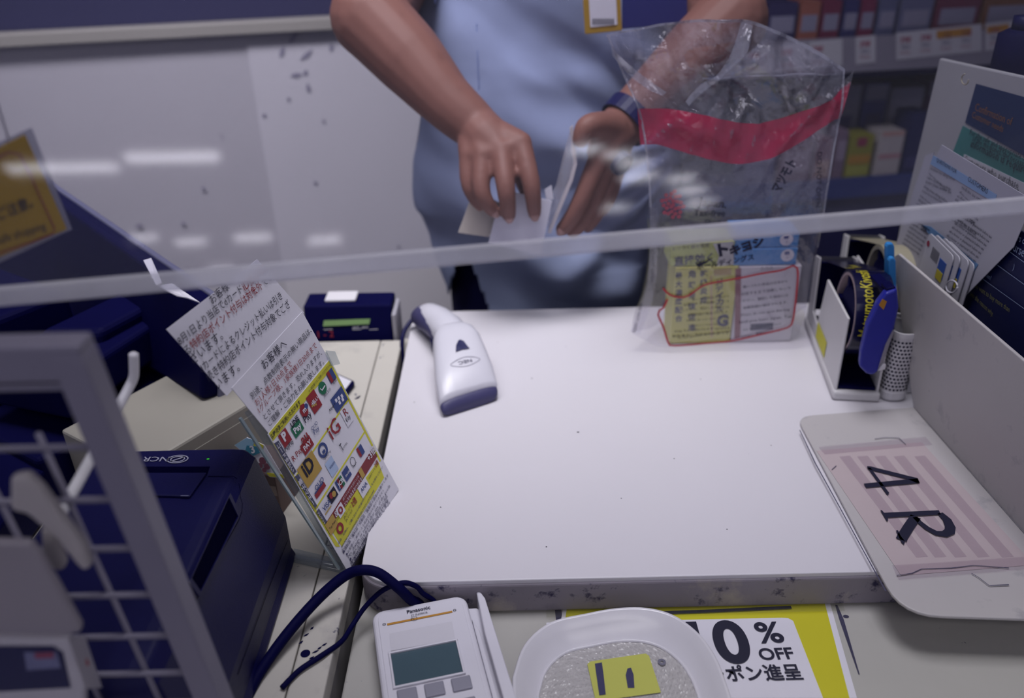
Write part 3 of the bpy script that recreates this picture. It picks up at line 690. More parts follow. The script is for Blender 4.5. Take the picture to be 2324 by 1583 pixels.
# ================================================================== tape dispensers
DN = V((.389, .860, 0)); DE = V((.028, .192, 0)).normalized(); DX = V((DE.y, -DE.x, 0))
dism = mat('dispenser_white', '#cfcdd2', .45, .03, 30, .05, 200, .4)
def dispenser(label, org, tapem, roll_r, core_m, lettering):
    t = thing('tape_dispenser', label, 'tape dispenser', tuple(org + DX * .032 + DE * .1 + V((0, 0, ZC))), 'tape dispensers beside the divider')
    prof = [(0.0, .004), (.003, .108), (.122, .1045), (.136, .032), (.170, .036), (.181, .110), (.205, .104), (.198, .004)]
    for i, off in enumerate((0.0, .048)):
        prism('side_plate', [org + DX * off + DE * a + V((0, 0, ZC + b)) for a, b in ([(0.0, .004), (.012, .040), (.028, .100), (.122, .1045), (.136, .032), (.170, .036), (.181, .110), (.205, .104), (.198, .004)] if False else prof)], DX * .003, dism, t, .0012)
    prism('base', [org + DX * a + DE * b + V((0, 0, ZC + .0006)) for a, b in ((-.002, -.004), (.053, -.004), (.053, .202), (-.002, .202))], (0, 0, .012), dism, t, .003)
    prism('inner_tray', [org + DX * a + DE * b + V((0, 0, ZC + .0128)) for a, b in ((.004, .003), (.047, .003), (.047, .196), (.004, .196))], (0, 0, .004), NAVYD, t)
    prism('inner_liner', [org + DX * .0032 + DE * a + V((0, 0, ZC + b)) for a, b in ((.05, .02), (.06, .09), (.118, .098), (.135, .03), (.17, .033), (.183, .10), (.196, .09), (.19, .02))], DX * .0008, NAVYD, t)
    prism('cutter_block', [org + DX * a + DE * .186 + V((0, 0, ZC + b)) for a, b in ((.0035, .030), (.0475, .030), (.0475, .100), (.0035, .100))], DE * .014, NAVYD, t, .002)
    prism('cutter_blade', [org + DX * a + DE * .192 + V((0, 0, ZC + b)) for a, b in ((.0035, .098), (.0475, .098), (.0475, .107), (.0035, .107))], DE * .0012, mat('blade_steel', '#8a8a98', .3, .05, metal=.8), t)
    ctr = org + DX * .0255 + DE * .036 + V((0, 0, ZC + .101)); n = 40
    def ringp(r_, a, off): return ctr + DX * off + DE * r_ * math.cos(a) + V((0, 0, r_ * math.sin(a)))
    vs, fs = [], []
    prof2 = [(roll_r, -.021), (roll_r, .021), (roll_r - .003, .021), (roll_r - .003, -.021)]
    for i in range(n):
        for r_, off in prof2: vs.append(ringp(r_, 2 * math.pi * i / n, off))
    for i in range(n):
        j = (i + 1) % n
        for q in range(4): fs.append((i * 4 + q, i * 4 + (q + 1) % 4, j * 4 + (q + 1) % 4, j * 4 + q))
    link('tape_roll', data(vs, fs), tapem, t, False)
    vs = [ringp(r_, 2 * math.pi * i / n, off) for i in range(n) for r_, off in ((roll_r - .0031, -.0213), (roll_r - .0031, .0213), (roll_r - .0062, .0213), (roll_r - .0062, -.0213))]
    link('card_core', data(vs, fs), core_m, t)
    vs, f2 = tube_data([ctr - DX * .0185, ctr + DX * .0185], roll_r - .018, 24); link('hub', data(vs, f2), NAVYD, t)
    for i in range(5):
        a = 2 * math.pi * i / 5
        prism('hub_spoke', [ringp(roll_r - .020, a - .12, -.02), ringp(roll_r - .0065, a - .09, -.02), ringp(roll_r - .0065, a + .09, -.02), ringp(roll_r - .020, a + .12, -.02)], DX * .038, NAVYD, t)
    # tape pulled from the roll to the cutter
    a = math.radians(62)
    p = [ringp(roll_r, a, 0), ringp(roll_r, a - .3, 0) * .3 + (org + DX * .0255 + DE * .15 + V((0, 0, ZC + .106))) * .7, org + DX * .0255 + DE * .188 + V((0, 0, ZC + .104))]
    prism('tape_strip', [p[0] - DX * .021, p[0] + DX * .021, p[2] + DX * .021, p[2] - DX * .021], (0, 0, .0006), tapem, t)
    if lettering:
        k = Ink(); vs, fs = glyphs('MatsumotoKiyoshi', .012, .12); xs = max(v[0] for v in vs)
        rr = roll_r + .0006
        a0_, a1_ = math.radians(190), math.radians(80)
        for off, (sa, ea) in ((.008, (a0_, a1_)),):
            P = []; kk = (abs(ea - sa) * rr) / xs
            for v in vs:
                an = sa + (ea - sa) * v[0] / xs; P.append(ringp(rr, an, -.003 - v[1] * kk * 1.5))
            k.add(P, fs)
        pls = Plane(p[0], DX, p[2] - p[0])
        k.line(pls, 'iyoshi', (.0, .02), (.0, .05), .01, off=.0012, uv=True)
        k.line(pls, 'ki', (-.010, .005), (-.010, .015), .01, off=.0012, uv=True)
        k.done('yellow_lettering', mat('tape_yellow', '#b3a92c', .5, .05), t)
        lp = Plane(org, -DE, (0, 0, 1))
        prism('yellow_sticker', [org - DX * .0006 + DE * a_ + V((0, 0, ZC + b_)) for a_, b_ in ((.070, .018), (.128, .018), (.128, .040), (.070, .040))], -DX * .0003, mat('yellow_print', '#c9c43e', .6, .04), t)
    return t
dispenser('white tape dispenser loaded with black printed tape, nearer of the two', DN, mat('black_tape', '#101034', .22, .05, 60, 0, 200, .6), .050, mat('core_pink', '#8d7c84', .7, .05), True)
dispenser('white tape dispenser loaded with clear beige tape, behind the black tape one', DN + DE * .086 + DX * .0545, mat('beige_tape', '#9c9684', .35, .05, 60), .050, mat('core_grey', '#8f8a84', .7, .05), False)

# ================================================================== divider with 4R label
BK = thing('number_divider', 'worn white bookend divider with a pink 4R label on its base', 'divider', (.40, .67, ZC))
dvm = mat('divider_white', '#b6b2b5', .5, .05, 12, .06, 150, .35, dirt=[('#3d3b55', .715, 70, .03), ('#8d8a94', .60, 24, .2)])
ob = []
cor = [(.331, .818, .020), (.326, .512, .034), (.488, .500, .008), (.474, .832, .004)]
for i, (x, y, r_) in enumerate(cor):
    p0 = V(cor[i - 1][:2]); p1 = V((x, y)); p2 = V(cor[(i + 1) % 4][:2])
    d0 = (p0 - p1).normalized(); d1 = (p2 - p1).normalized()
    for t in range(7):
        u = t / 6; q = (p1 + d0 * r_) * (1 - u) ** 2 + p1 * 2 * u * (1 - u) + (p1 + d1 * r_) * u ** 2; ob.append((q.x, q.y))
prism('base_plate', [V((x, y, ZC + .0006)) for x, y in ob], (0, 0, .0034), dvm, BK, .0012)
lean = math.radians(6)
bA, bB = V((.474, .832, ZC + .0035)), V((.4885, .505, ZC + .0035))
bdir = (bB - bA).normalized(); bu = (V((0, 0, 1)) * math.cos(lean) + V((-bdir.y, bdir.x, 0)).normalized() * (-1 if V((-bdir.y, bdir.x, 0)).x > 0 else 1) * math.sin(lean)).normalized()
pb = Plane(bA, bdir, bu)
if pb.n.x > 0: pb.n = -pb.n
top0 = pb.hit(2030, 568); top1 = pb.hit(2290, 790); tdir = (top1 - top0).normalized()
t_end = top0 + tdir * ((top0.y - .512) / -tdir.y)
cn = [bA, top0 - bu * .016, top0 - bu * .006 + tdir * .002, top0 + tdir * .010 , t_end, bB]
prism('upright_plate', cn, -pb.n * .0034, dvm, BK, .001)
zt = ZC + .0042; pk = Plane((0, 0, zt), (1, 0, 0), (0, 1, 0))
pink = mat('pink_paper', '#b6a8ad', .6, .03, 40, .03, 200, .3); tapm = film('clear_tape', '#faf8fa', .955, .025, .02, .2, '#f0eaf0', .1, 60)
patch('pink_label', pk, [(1853, 1022), (2092, 1003), (2330, 1262), (2330, 1282), (2045, 1305)], pink, BK, .0003)
patch('tape_strip', pk, [(1858, 1013), (2100, 990), (2116, 1008), (1872, 1030)], tapm, BK, .0012)
patch('tape_strip', pk, [(2025, 1282), (2330, 1262), (2330, 1290), (2040, 1314)], tapm, BK, .0012)
for x0, x1 in ((1905, 2080), (1945, 2122), (1985, 2168), (2028, 2220), (2075, 2275)):
    patch('tape_strip', pk, [(x0, 1035), (x0 + 24, 1033), (x1 + 26, 1262), (x1, 1264)], tapm, BK, .0010)
def z4(x, y): return pk.hit(1780 + x / 2.931, 900 + y / 2.931, .0018)
k = Ink()
k.poly([z4(*p) for p in [(550, 460), (572, 461), (888, 540), (902, 572), (880, 573), (825, 548), (555, 480)]])
k.poly([z4(*p) for p in [(528, 576), (888, 541), (902, 572), (545, 604)]])
k.poly([z4(*p) for p in [(553, 470), (575, 472), (698, 638), (688, 653), (676, 640)]])
k.done('numeral_four', INK, BK)
k = Ink()
k.poly([z4(*p) for p in [(638, 752), (650, 754), (664, 770), (1028, 753), (1042, 782), (690, 802), (690, 824), (682, 826)]])
k.stroke([z4(*p) for p in [(1036, 772), (1082, 815), (1104, 862), (1100, 895), (1066, 912), (1010, 905), (950, 872), (900, 832), (868, 798)]], [.006, .0085, .0095, .0095, .0085, .007, .006, .005, .005], pk.n)
k.stroke([z4(*p) for p in [(875, 795), (830, 860), (786, 930), (778, 950)]], .0095, pk.n)
k.poly([z4(*p) for p in [(742, 888), (756, 886), (775, 925), (803, 960), (796, 982), (780, 968)]])
tag(k.done('letter_r', INK, BK), 'hand-drawn black letter R')
cr = Ink()
for P in ([(1985, 995), (2010, 992), (2040, 993), (2056, 1008)], [(2035, 1305), (2070, 1300), (2092, 1290), (2160, 1288), (2210, 1282), (2290, 1288)], [(2205, 1300), (2222, 1310), (2245, 1328), (2290, 1326)], [(1888, 1065), (1898, 1056)], [(1815, 975), (1850, 1050), (1900, 1140), (1960, 1250), (2010, 1340)]):
    cr.stroke([pk.hit(x, y, .0012) for x, y in P], [.0007 + .0007 * random.random() for _ in P], pk.n)
tag(cr.done('dirt_lines', mat('grime', '#4a4860', .8, .3, 200), BK), kind='stuff')

# ================================================================== pen cup, stapler, scissors
pcx, pcy = .4605, .878
cup = thing('pen_cup', 'white perforated metal pen cup squeezed against the divider', 'pen cup', (pcx, pcy, ZC))
CW, CL, CH = .030, .056, .088
cupw = mat('cup_white', '#d5d3da', .4, .03); cupd = mat('cup_hole_dark', '#191938', .7, .05)
ol = rrect(CW, CL, .012, 6)
def cpt(x, y, z): return V((pcx + x, pcy + y, z))
loft('base_rim', [[cpt(x * s_, y * s_, ZC + z) for x, y in ol] for s_, z in ((.96, .001), (1.03, .003), (1.03, .012), (.99, .013))], cupw, cup, smooth=False)
loft('wall', [[cpt(x * .985, y * .985, ZC + .0125) for x, y in ol], [cpt(x, y, ZC + CH) for x, y in ol]], cupw, cup, cap=False)
loft('top_rim', [[cpt(x * s_, y * s_, ZC + z) for x, y in ol] for s_, z in ((.96, CH - .002), (1.03, CH - .002), (1.03, CH + .004), (.96, CH + .004))], cupw, cup, cap=False, smooth=False)
# holes: rows of dark dots round the wall, joined as they are too many to pick apart
per = []
for i in range(len(ol)):
    a, b = V(ol[i]), V(ol[(i + 1) % len(ol)]); per.append((a, b, (b - a).length))
tot = sum(p[2] for p in per); hv, hf = [], []
nh_ = 36; nr = 14
for j in range(nr):
    for i in range(nh_):
        s_ = ((i + .5 * (j % 2)) / nh_) * tot; acc = 0
        for a, b, l in per:
            if acc + l >= s_: break
            acc += l
        t = (s_ - acc) / max(l, 1e-6); p = a.lerp(b, t); d = (b - a).normalized(); nn = V((d.y, -d.x))
        base = len(hv)
        for q in range(6):
            an = math.pi / 3 * q
            pp_ = p + nn * .0003 + d * .0016 * math.cos(an); hv.append(cpt(pp_.x, pp_.y, ZC + .0165 + j * .0049 + .0016 * math.sin(an)))
        hf.append(tuple(range(base, base + 6)))
tag(link('perforation', data(hv, hf), cupd, cup), kind='stuff')

stp = thing('stapler', 'bright blue stapler standing upright in front of the pen cup', 'stapler', tuple(az(1980, 850, .93)))
blue = mat('stapler_blue', '#1c2390', .35, .05, 40, 0, 200, .5)
sy_ = .818
def SP(x, y, d=0): return ay(x, y, sy_ + d)
prism('top_arm', [SP(1965, 848), SP(1949, 832), SP(1952, 800), SP(1966, 740), SP(1990, 690), SP(2010, 664), SP(2036, 655), SP(2040, 700), SP(2030, 745), SP(2010, 785), SP(1992, 845), SP(1980, 853)], (.004, .014, 0), blue, stp, .004, 3)
prism('orange_sticker', [SP(x, y, -.0006) for x, y in [(2003, 678), (2013, 684), (2005, 703), (1995, 692)]], (0, .0004, 0), mat('orange_print', '#b07c2a', .5, .05), stp)
prism('steel_magazine', [SP(1990, 841, .006), SP(2000, 838, .006), (SP(2030, 752, .006)), SP(2020, 752, .006)], (0, .013, 0), mat('staple_steel', '#a6a4b0', .3, .05, metal=.7), stp, .001)
prism('base_arm', [SP(1992, 842, .004), SP(2010, 838, .004), SP(2012, 826, .004), SP(2003, 826, .004)], (0, .016, 0), WHITE, stp, .001)
prism('lower_arm', [ay(x, y, .862) for x, y in [(2008, 668), (2034, 660), (2030, 770), (2022, 800), (2010, 770)]], (0, .008, 0), NAVY, stp, .001)
prism('hinge_bridge', [SP(2010, 662, .006), SP(2034, 656, .006), SP(2034, 668, .006), SP(2012, 674, .006)], (0, .045, 0), NAVYD, stp, .001)
prism('hinge', [SP(2012, 655, .003), SP(2034, 650, .003), SP(2034, 672, .003), SP(2018, 676, .003)], (0, .018, 0), NAVYD, stp, .002)
sci = thing('scissors', 'sky blue scissors standing handles up behind the stapler', 'scissors', tuple(az(2020, 660, 1.0)))
skyb = mat('sky_blue_plastic', '#2f7fc4', .35, .04)
YS = .895
for (x0, x1, y0, y1, d) in [(2011, 2031, 552, 660, 0), (2017, 2034, 584, 662, -.008)]:
    prism('handle', [ay(x0, y1, YS + d), ay(x0, y0 + 8, YS + d), ay(x0 + 4, y0, YS + d), ay(x1 - 4, y0, YS + d), ay(x1, y0 + 8, YS + d), ay(x1 + 2, y1, YS + d)], (0, .007, 0), skyb, sci, .002, 3)
prism('blade', [ay(2014, 660, YS + .002), ay(2030, 660, YS + .002), ay(2024, 850, YS + .002)], (0, .002, 0), mat('staple_steel', '#a6a4b0', .3, .05, metal=.7), sci)

# ================================================================== boards and papers behind the divider
def board(name, label, cat, X, corners, th, m, foot=None):
    t = thing(name, label, cat, tuple(ax(*corners[-1], X)))
    pl = Plane(ax(*corners[0], X), (0, -1, 0), (0, 0, 1))
    P = [ax(x, y, X) for x, y in corners]
    if foot: P = P[:foot[0]] + [V((X, y_, z_ if z_ else ZC + .001)) for y_, z_ in foot[1]] + P[foot[0]:]
    prism('sheet', P, (th, 0, 0), m, t, min(.002, th / 3))
    return t, pl
bw, plb = board('notice_board', 'white plastic notice board with dark blue and teal panels, top right corner', 'board', .545, [(2132, 132), (2345, 178), (2345, 560), (2040, 520)], .006, mat('board_white', '#a9a8ae', .5, .04), (3, [(.90, 0), (1.09, 0)]))
dbl = mat('deep_blue_print', '#142c58', .5, .05); teal = mat('teal_panel_print', '#3f8280', .5, .05)
patch('blue_panel', plb, [(2215, 190), (2345, 226), (2345, 365), (2190, 278)], dbl, bw, .0008)
patch('teal_panel', plb, [(2185, 285), (2345, 372), (2345, 460), (2158, 356)], teal, bw, .0008)
patch('white_box', plb, [(2188, 350), (2345, 425), (2345, 480), (2178, 400)], PAPER, bw, .0012)
k = Ink(); o_ = Ink()
o_.line(plb, 'Confirmation of', (2212, 250), (2295, 285), 0, off=.0016); o_.line(plb, 'Customer needs', (2205, 266), (2275, 300), 0, off=.0016)
for i, s_ in enumerate(['For the safe and appropriate use', 'of the medicines, the necessary', 'information is required']):
    k.line(plb, s_, (2200 - i * 4 + (10 if i else 0), 305 + i * 14), (2335, 370 + i * 15), 0, off=.0016, res=1)
for i, s_ in enumerate(['Customers who purchase', 'a medicine, please answer', 'the following questions']): k.line(plb, s_, (2186, 366 + i * 12), (2310, 428 + i * 13), .0, off=.002, res=1)
k.done('black_lettering', INK, bw); o_.done('orange_lettering', mat('orange_text', '#8a5b3c', .6, .05), bw)
lp = [ax(2196 + 8 * math.cos(t) - 6, 180 + 12 * math.sin(t), .511) for t in [i * math.pi / 6 for i in range(10)]]
tube('string_loop', spline(lp, 4), .0008, mat('string_beige', '#a39c8c', .7, .05), bw, 6)

bn, pln = board('question_board', 'navy laminated question sheet with white lettering, right edge behind the divider', 'sheet', .500, [(2262, 488), (2345, 540), (2345, 830), (2172, 690)], .001, mat('navy_print', '#141a48', .35, .06), (3, [(.70, 0), (.83, 0)]))
k = Ink(); yk = Ink()
for s_, a_, b_ in [('If the person who takes the medicine is', (2262, 495), (2345, 540)), ('under 20 years of age', (2255, 516), (2345, 566)), ('using it yourself', (2245, 534), (2330, 588)), ('Symptoms (            )', (2232, 562), (2300, 612)), ('No', (2226, 594), (2236, 600)), ('Yes (When?', (2216, 612), (2248, 636))]:
    k.line(pln, s_, a_, b_, .0, 1.2, off=.001, res=2)
for P in ([(2256, 545), (2345, 610)], [(2234, 580), (2345, 660)], [(2210, 618), (2345, 715)]): k.stroke([pln.hit(x, y, .0012) for x, y in P], .0006, pln.n)
yk.line(pln, 'If you want to buy more than', (2204, 646), (2290, 708), .0, 1.2, off=.001); yk.line(pln, 'ask you the reason why.', (2192, 660), (2253, 718), .0, 1.3, off=.001)
k.done('white_lettering', mat('pale_text', '#8f9fc0', .6, .03), bn); yk.done('yellow_lettering', mat('olive_text', '#7d7d52', .6, .03), bn)

bp_, plp = board('text_sheet', 'white printed sheet with pale blue bands standing behind the divider', 'sheet', .494, [(2137, 328), (2345, 455), (2300, 560), (2172, 690), (2030, 560)], .0008, mat('sheet_paper', '#a9a8b6', .6, .03), (4, [(.835, 0), (.925, 0), (.93, 1.03)]))
k = Ink(); lb = mat('pale_blue_band', '#7f9dc6', .6, .04); lb2 = mat('mid_blue_band', '#5c80ac', .6, .04)
patch('blue_band', plp, [(2118, 352), (2262, 442), (2257, 460), (2111, 372)], lb, bp_, .0006)
patch('blue_band', plp, [(2092, 510), (2112, 514), (2220, 600), (2202, 628), (2150, 585)], lb2, bp_, .0006)
k.line(plp, 'QUESTIONS FOR', (2125, 366), (2170, 394), .0, off=.001); k.line(plp, 'CUSTOMERS', (2196, 410), (2240, 440), .0, off=.001)
k.line(plp, 'THE FOLLOWING', (2160, 562), (2192, 588), .01, off=.001); k.line(plp, 'PERSONS', (2168, 575), (2185, 590), .01, off=.001); k.line(plp, 'USE', (2090, 520), (2102, 528), .02, off=.001)
rng = random.Random(3)
for i in range(9): k.line(plp, ' '.join(rng.choice(['please', 'answer', 'the', 'medicine', 'allergy', 'taking', 'doctor', 'before']) for _ in range(4)), (2112 - i * 4, 385 + i * 10), (2112 - i * 4 + rng.randint(34, 60), 385 + i * 10 + rng.randint(24, 40)), .0, off=.001, res=1)
for i in range(8): k.line(plp, ' '.join(rng.choice(['consult', 'pharmacist', 'symptoms', 'side', 'effects', 'medicine', 'use']) for _ in range(4)), (2182 - i * 5, 428 + i * 9), (2182 - i * 5 + rng.randint(50, 80), 428 + i * 9 + rng.randint(36, 56)), .0, off=.001, res=1)
for i in range(7): k.line(plp, 'people who must not take', (2072 - i * 4, 498 + i * 9), (2072 - i * 4 + 38, 498 + i * 9 + 27), .01, off=.001, res=1)
for i in range(9): k.line(plp, 'ask a doctor or pharmacist before use', (2178 - i * 6, 490 + i * 9), (2178 - i * 6 + 72, 490 + i * 9 + 52), .01, off=.001, res=1)
k.done('black_lettering', INK, bp_)
prism('backing_sheet', [ax(x, y, .4955) for x, y in [(2100, 352), (2120, 345), (2060, 560), (2036, 545)]], (.0006, 0, 0), mat('sheet_paper', '#b4b3c0', .6, .03), bp_)

chd = thing('card_holder', 'small white holder box keeping the barcode cards upright behind the divider', 'holder', (.4885, .90, ZC))
for nm_, lo, hi in [('base', (.4815, .868, ZC + .001), (.4955, .932, ZC + .006)), ('wall', (.4815, .868, ZC + .006), (.483, .932, .962)), ('wall', (.4940, .868, ZC + .006), (.4955, .932, .962)), ('end_wall', (.483, .868, ZC + .006), (.494, .8695, .962)), ('end_wall', (.483, .9305, ZC + .006), (.494, .932, .962))]: box(nm_, lo, hi, WHITE, chd)
# ring of barcode cards
for i, (cx, cy, X, lb_) in enumerate([(2120, 602, .484, 'white barcode card with red dot, front of the ringed bundle behind the divider'), (2134, 606, .4865, 'white barcode card with blue corner, second in the ringed bundle'), (2152, 614, .489, 'white barcode card, third in the ringed bundle beside the ring'), (2164, 622, .4915, 'plain white card at the back of the ringed bundle by the text sheet')]):
    t = thing('barcode_card', lb_, 'card', tuple(ax(cx, cy + 50, X)), 'barcode cards on a ring')
    pl = Plane(ax(cx, cy, X), (0, -1, -.08), (0, 0, 1)); o = pl.o
    pts = [pl.pt(u, v) for u, v in [(x, y) for x, y in rrect(.062, .10, .006, 4)]]
    pts = [p + V((0, 0, -.022)) for p in pts]
    prism('card', pts, pl.n * -.0012, mat('card_white', '#b9b8c4', .35, .03), t, .0003)
    if i < 3:
        k = Ink()
        for b in range(6): k.poly([pl.pt(-.012 + b * .003, v, .0005) for v in (.004,)] + [pl.pt(-.012 + b * .003 + .0012, .004, .0005), pl.pt(-.012 + b * .003 + .0012, .018, .0005), pl.pt(-.012 + b * .003, .018, .0005)])
        tag(k.done('barcode', INK, t), kind='stuff')
        prism('blue_mark', [pl.pt(u, v, .0005) for u, v in ((.008, -.006), (.024, -.006), (.024, .014), (.008, .014))], pl.n * -.0003, mat('card_blue', '#2b4f9c', .5, .04), t)
        prism('yellow_mark', [pl.pt(u, v, .0009) for u, v in ((.009, -.010), (.023, -.010), (.023, .001), (.009, .001))], pl.n * -.0003, mat('card_yellow', '#b3a636', .5, .04), t)
        k = Ink(); o2 = pl.pt(-.024, .016, .0006); k.poly([o2 + pl.ex * .0035 * math.cos(a) + pl.ey * .0035 * math.sin(a) for a in [j * math.pi / 7 for j in range(14)]]); k.done('red_dot', mat('card_red', '#8c3048', .5, .04), t)
rg = [ax(2160 + 13 * math.cos(t), 650 + 14 * math.sin(t), .483) for t in [i * 2 * math.pi / 24 for i in range(25)]]
tag(tube('binder_ring', rg, .0009, mat('ring_clear_white', '#c6c4d2', .25, .03), None, 6), 'thin white plastic ring holding the barcode cards', 'ring')
# ================================================================== card reader and its cables
rd_ = thing('card_reader', 'white payment card reader with dark screen and orange stripe, front of the counter', 'card reader', tuple(az(950, 1480, ZL)))
ro = az(842, 1387, .887); rex = az(1049, 1347, .887) - az(851, 1385, .887); rex.z = 0; rex.normalize(); rey = V((-rex.y, rex.x, 0))
rp = Plane(ro, rex, rey)
rw = .0858
wp_ = mat('reader_white', '#d6d4e0', .33, .02, 40, 0, 200, .45)
oo = rrect(rw, .20, .011, 5)
def RP(x, y, z): return V((ro.x, ro.y, z)) + rex * x + rey * y
prism('lower_shell', [RP(rw / 2 + x * 1.0, -.10 + y, ZL + .0008) for x, y in oo], (0, 0, .014), mat('reader_grey', '#a7a5b4', .4, .03), rd_, .002)
prism('body', [RP(rw / 2 + x, -.10 + y, ZL + .0155) for x, y in oo], (0, 0, .0115), wp_, rd_, .0035, 3)
oi = rrect(rw - .010, .19, .008, 5)
prism('face_plate', [RP(rw / 2 + x, -.10 + y, .8871) for x, y in oi], (0, 0, .0008), wp_, rd_, .0003)
FZ = .8879; fp = Plane(V((ro.x, ro.y, FZ)), rex, rey)
def fuv(x, y):
    p = fp.hit(x, y) - fp.o; return p.dot(fp.ex), p.dot(fp.ey)
patch('label_panel', fp, [(884, 1437), (1026, 1409), (1033, 1449), (887, 1476)], mat('label_ivory', '#cdcbd6', .4, .02), rd_, .0006)
# screen: a frame standing round a recessed pane
(x0, y1), (x1, _v), (_u2, y0) = fuv(887, 1486), fuv(1034, 1455), fuv(1044, 1519)
y1 = (y1 + _v) / 2; y0 = y1 - .034
upatch('screen_pane', fp, [(x0, y0), (x1, y0), (x1, y1), (x0, y1)], mat('lcd_green_grey', '#465a66', .25, .05, 80, 0, 200, .5), rd_, .0004)
for q in ([(x0 - .002, y1), (x1 + .002, y1), (x1 + .002, y1 + .0018), (x0 - .002, y1 + .0018)], [(x0 - .002, y0 - .0018), (x1 + .002, y0 - .0018), (x1 + .002, y0), (x0 - .002, y0)], [(x0 - .0018, y0), (x0, y0), (x0, y1), (x0 - .0018, y1)], [(x1, y0), (x1 + .0018, y0), (x1 + .0018, y1), (x1, y1)]):
    prism('screen_frame', [fp.pt(u, v, .0001) for u, v in q], (0, 0, .0022), wp_, rd_, .0004)
for i in range(4):
    for j in range(3): prism('key', [fp.pt(.012 + j * .022 + a, -.105 - i * .021 + b, .0001) for a, b in ((0, 0), (.016, 0), (.016, .013), (0, .013))], (0, 0, .002), mat('key_grey', '#8b8a9a', .5, .03), rd_, .001)
patch('orange_stripe', fp, [(878, 1414), (1026, 1385), (1027, 1388.5), (879, 1418)], mat('orange_line', '#b8832f', .5, .03), rd_, .0006)
k = Ink(); k.line(fp, 'Panasonic', (924, 1391), (977, 1380), .02, 1.0, off=.0008); k.line(fp, 'JT-R600CR', (933, 1397.5), (971, 1390), 0, .9, off=.0008)
for cxy in (fuv(872, 1417), fuv(1032, 1385)): k.stroke([fp.pt(cxy[0] + .0012 * math.cos(t), cxy[1] + .001 * math.sin(t), .0008) for t in [i * math.pi / 6 for i in range(12)]], .0005, fp.n, True)
k.stroke([fp.pt(.0355 + a, -.0215 + b, .0008) for a, b in ((-.0022, .001), (-.0008, .0028), (.0006, .0016), (.0004, -.0002), (.0026, .0002))], .0004, fp.n)
k.stroke([fp.pt(.0362 + x, -.0195 + y, .0008) for x, y in rrect(.0052, .0042, .0012, 2)], .0003, fp.n, True)
k.done('lettering', INK, rd_)
# swipe channel on the right
prism('swipe_base', [RP(x, y, ZL + .0008) for x, y in ((rw - .002, -.2), (rw - .002, -.008), (rw + .008, -.010), (rw + .018, -.02), (rw + .020, -.2))], (0, 0, .016), wp_, rd_, .001)
prism('inner_rail', [RP(x, y, ZL + .015) for x, y in ((rw, -.2), (rw, -.030), (rw + .004, -.045), (rw + .0045, -.2))], (0, 0, .0115), wp_, rd_, .001)
prism('swipe_fin', [RP(x, y, ZL + .0008) for x, y in ((rw + .0085, -.2), (rw + .0075, -.050), (rw + .0092, -.020), (rw + .0105, .0045), (rw + .013, .002), (rw + .0165, -.010), (rw + .019, -.2))], (0, 0, .0265), wp_, rd_, .0015, 3)
tube('power_cable', spline([az(560, 1583, .886), az(590, 1525, .890), az(650, 1440, .897), az(720, 1360, .905), az(780, 1308, .915), az(820, 1293, .920), az(860, 1300, .918), az(905, 1334, .906), az(932, 1360, .890), RP(.044, .004, .879), RP(.044, -.010, .872)], 10), .0048, NAVYD, rd_, 10)
tube('signal_cable', spline([az(640, 1560, ZS + .003), az(680, 1520, ZS + .003), az(730, 1487, ZS + .003), az(775, 1455, .884), az(800, 1418, .880), az(830, 1375, .887), az(870, 1338, .900), az(915, 1322, .908), az(945, 1330, .902), az(960, 1346, .892), RP(.058, .004, .879), RP(.058, -.010, .873)], 10), .0024, NAVYD, rd_, 8)

# ================================================================== coin tray
tr_ = thing('coin_tray', 'white oval coin tray lined with a clear studded mat', 'tray', (.081, .45, ZL))
tcx, tcy = .0805, .450
half = [(-.0865, .022), (-.076, .056), (-.053, .080), (-.020, .0895), (.008, .095), (.035, .0945), (.057, .0855), (.0735, .067), (.0825, .045), (.0862, .020)]
loop = half + [(-x, -y) for x, y in half]
lp = spline([(x, y, 0) for x, y in loop + loop[:1]], 5)[:-1]
def tray_ring(s_, z): return [V((tcx + p.x * s_, tcy + p.y * s_, z)) for p in lp]
trm = mat('tray_white', '#d7d5de', .22, .02, 40, 0, 200, .55)
loft('dish', [tray_ring(.80, ZL + .001), tray_ring(.95, ZL + .004), tray_ring(.995, ZL + .020), tray_ring(1.0, ZL + .0245), tray_ring(.985, ZL + .0265), tray_ring(.962, ZL + .0255), tray_ring(.90, ZL + .018), tray_ring(.80, ZL + .010), tray_ring(.765, ZL + .0075), tray_ring(.755, ZL + .0065)], trm, tr_)
loft('mat_rim', [tray_ring(.772, ZL + .0078), tray_ring(.770, ZL + .0098), tray_ring(.752, ZL + .0098), tray_ring(.748, ZL + .0078)], trm, tr_, cap=False)
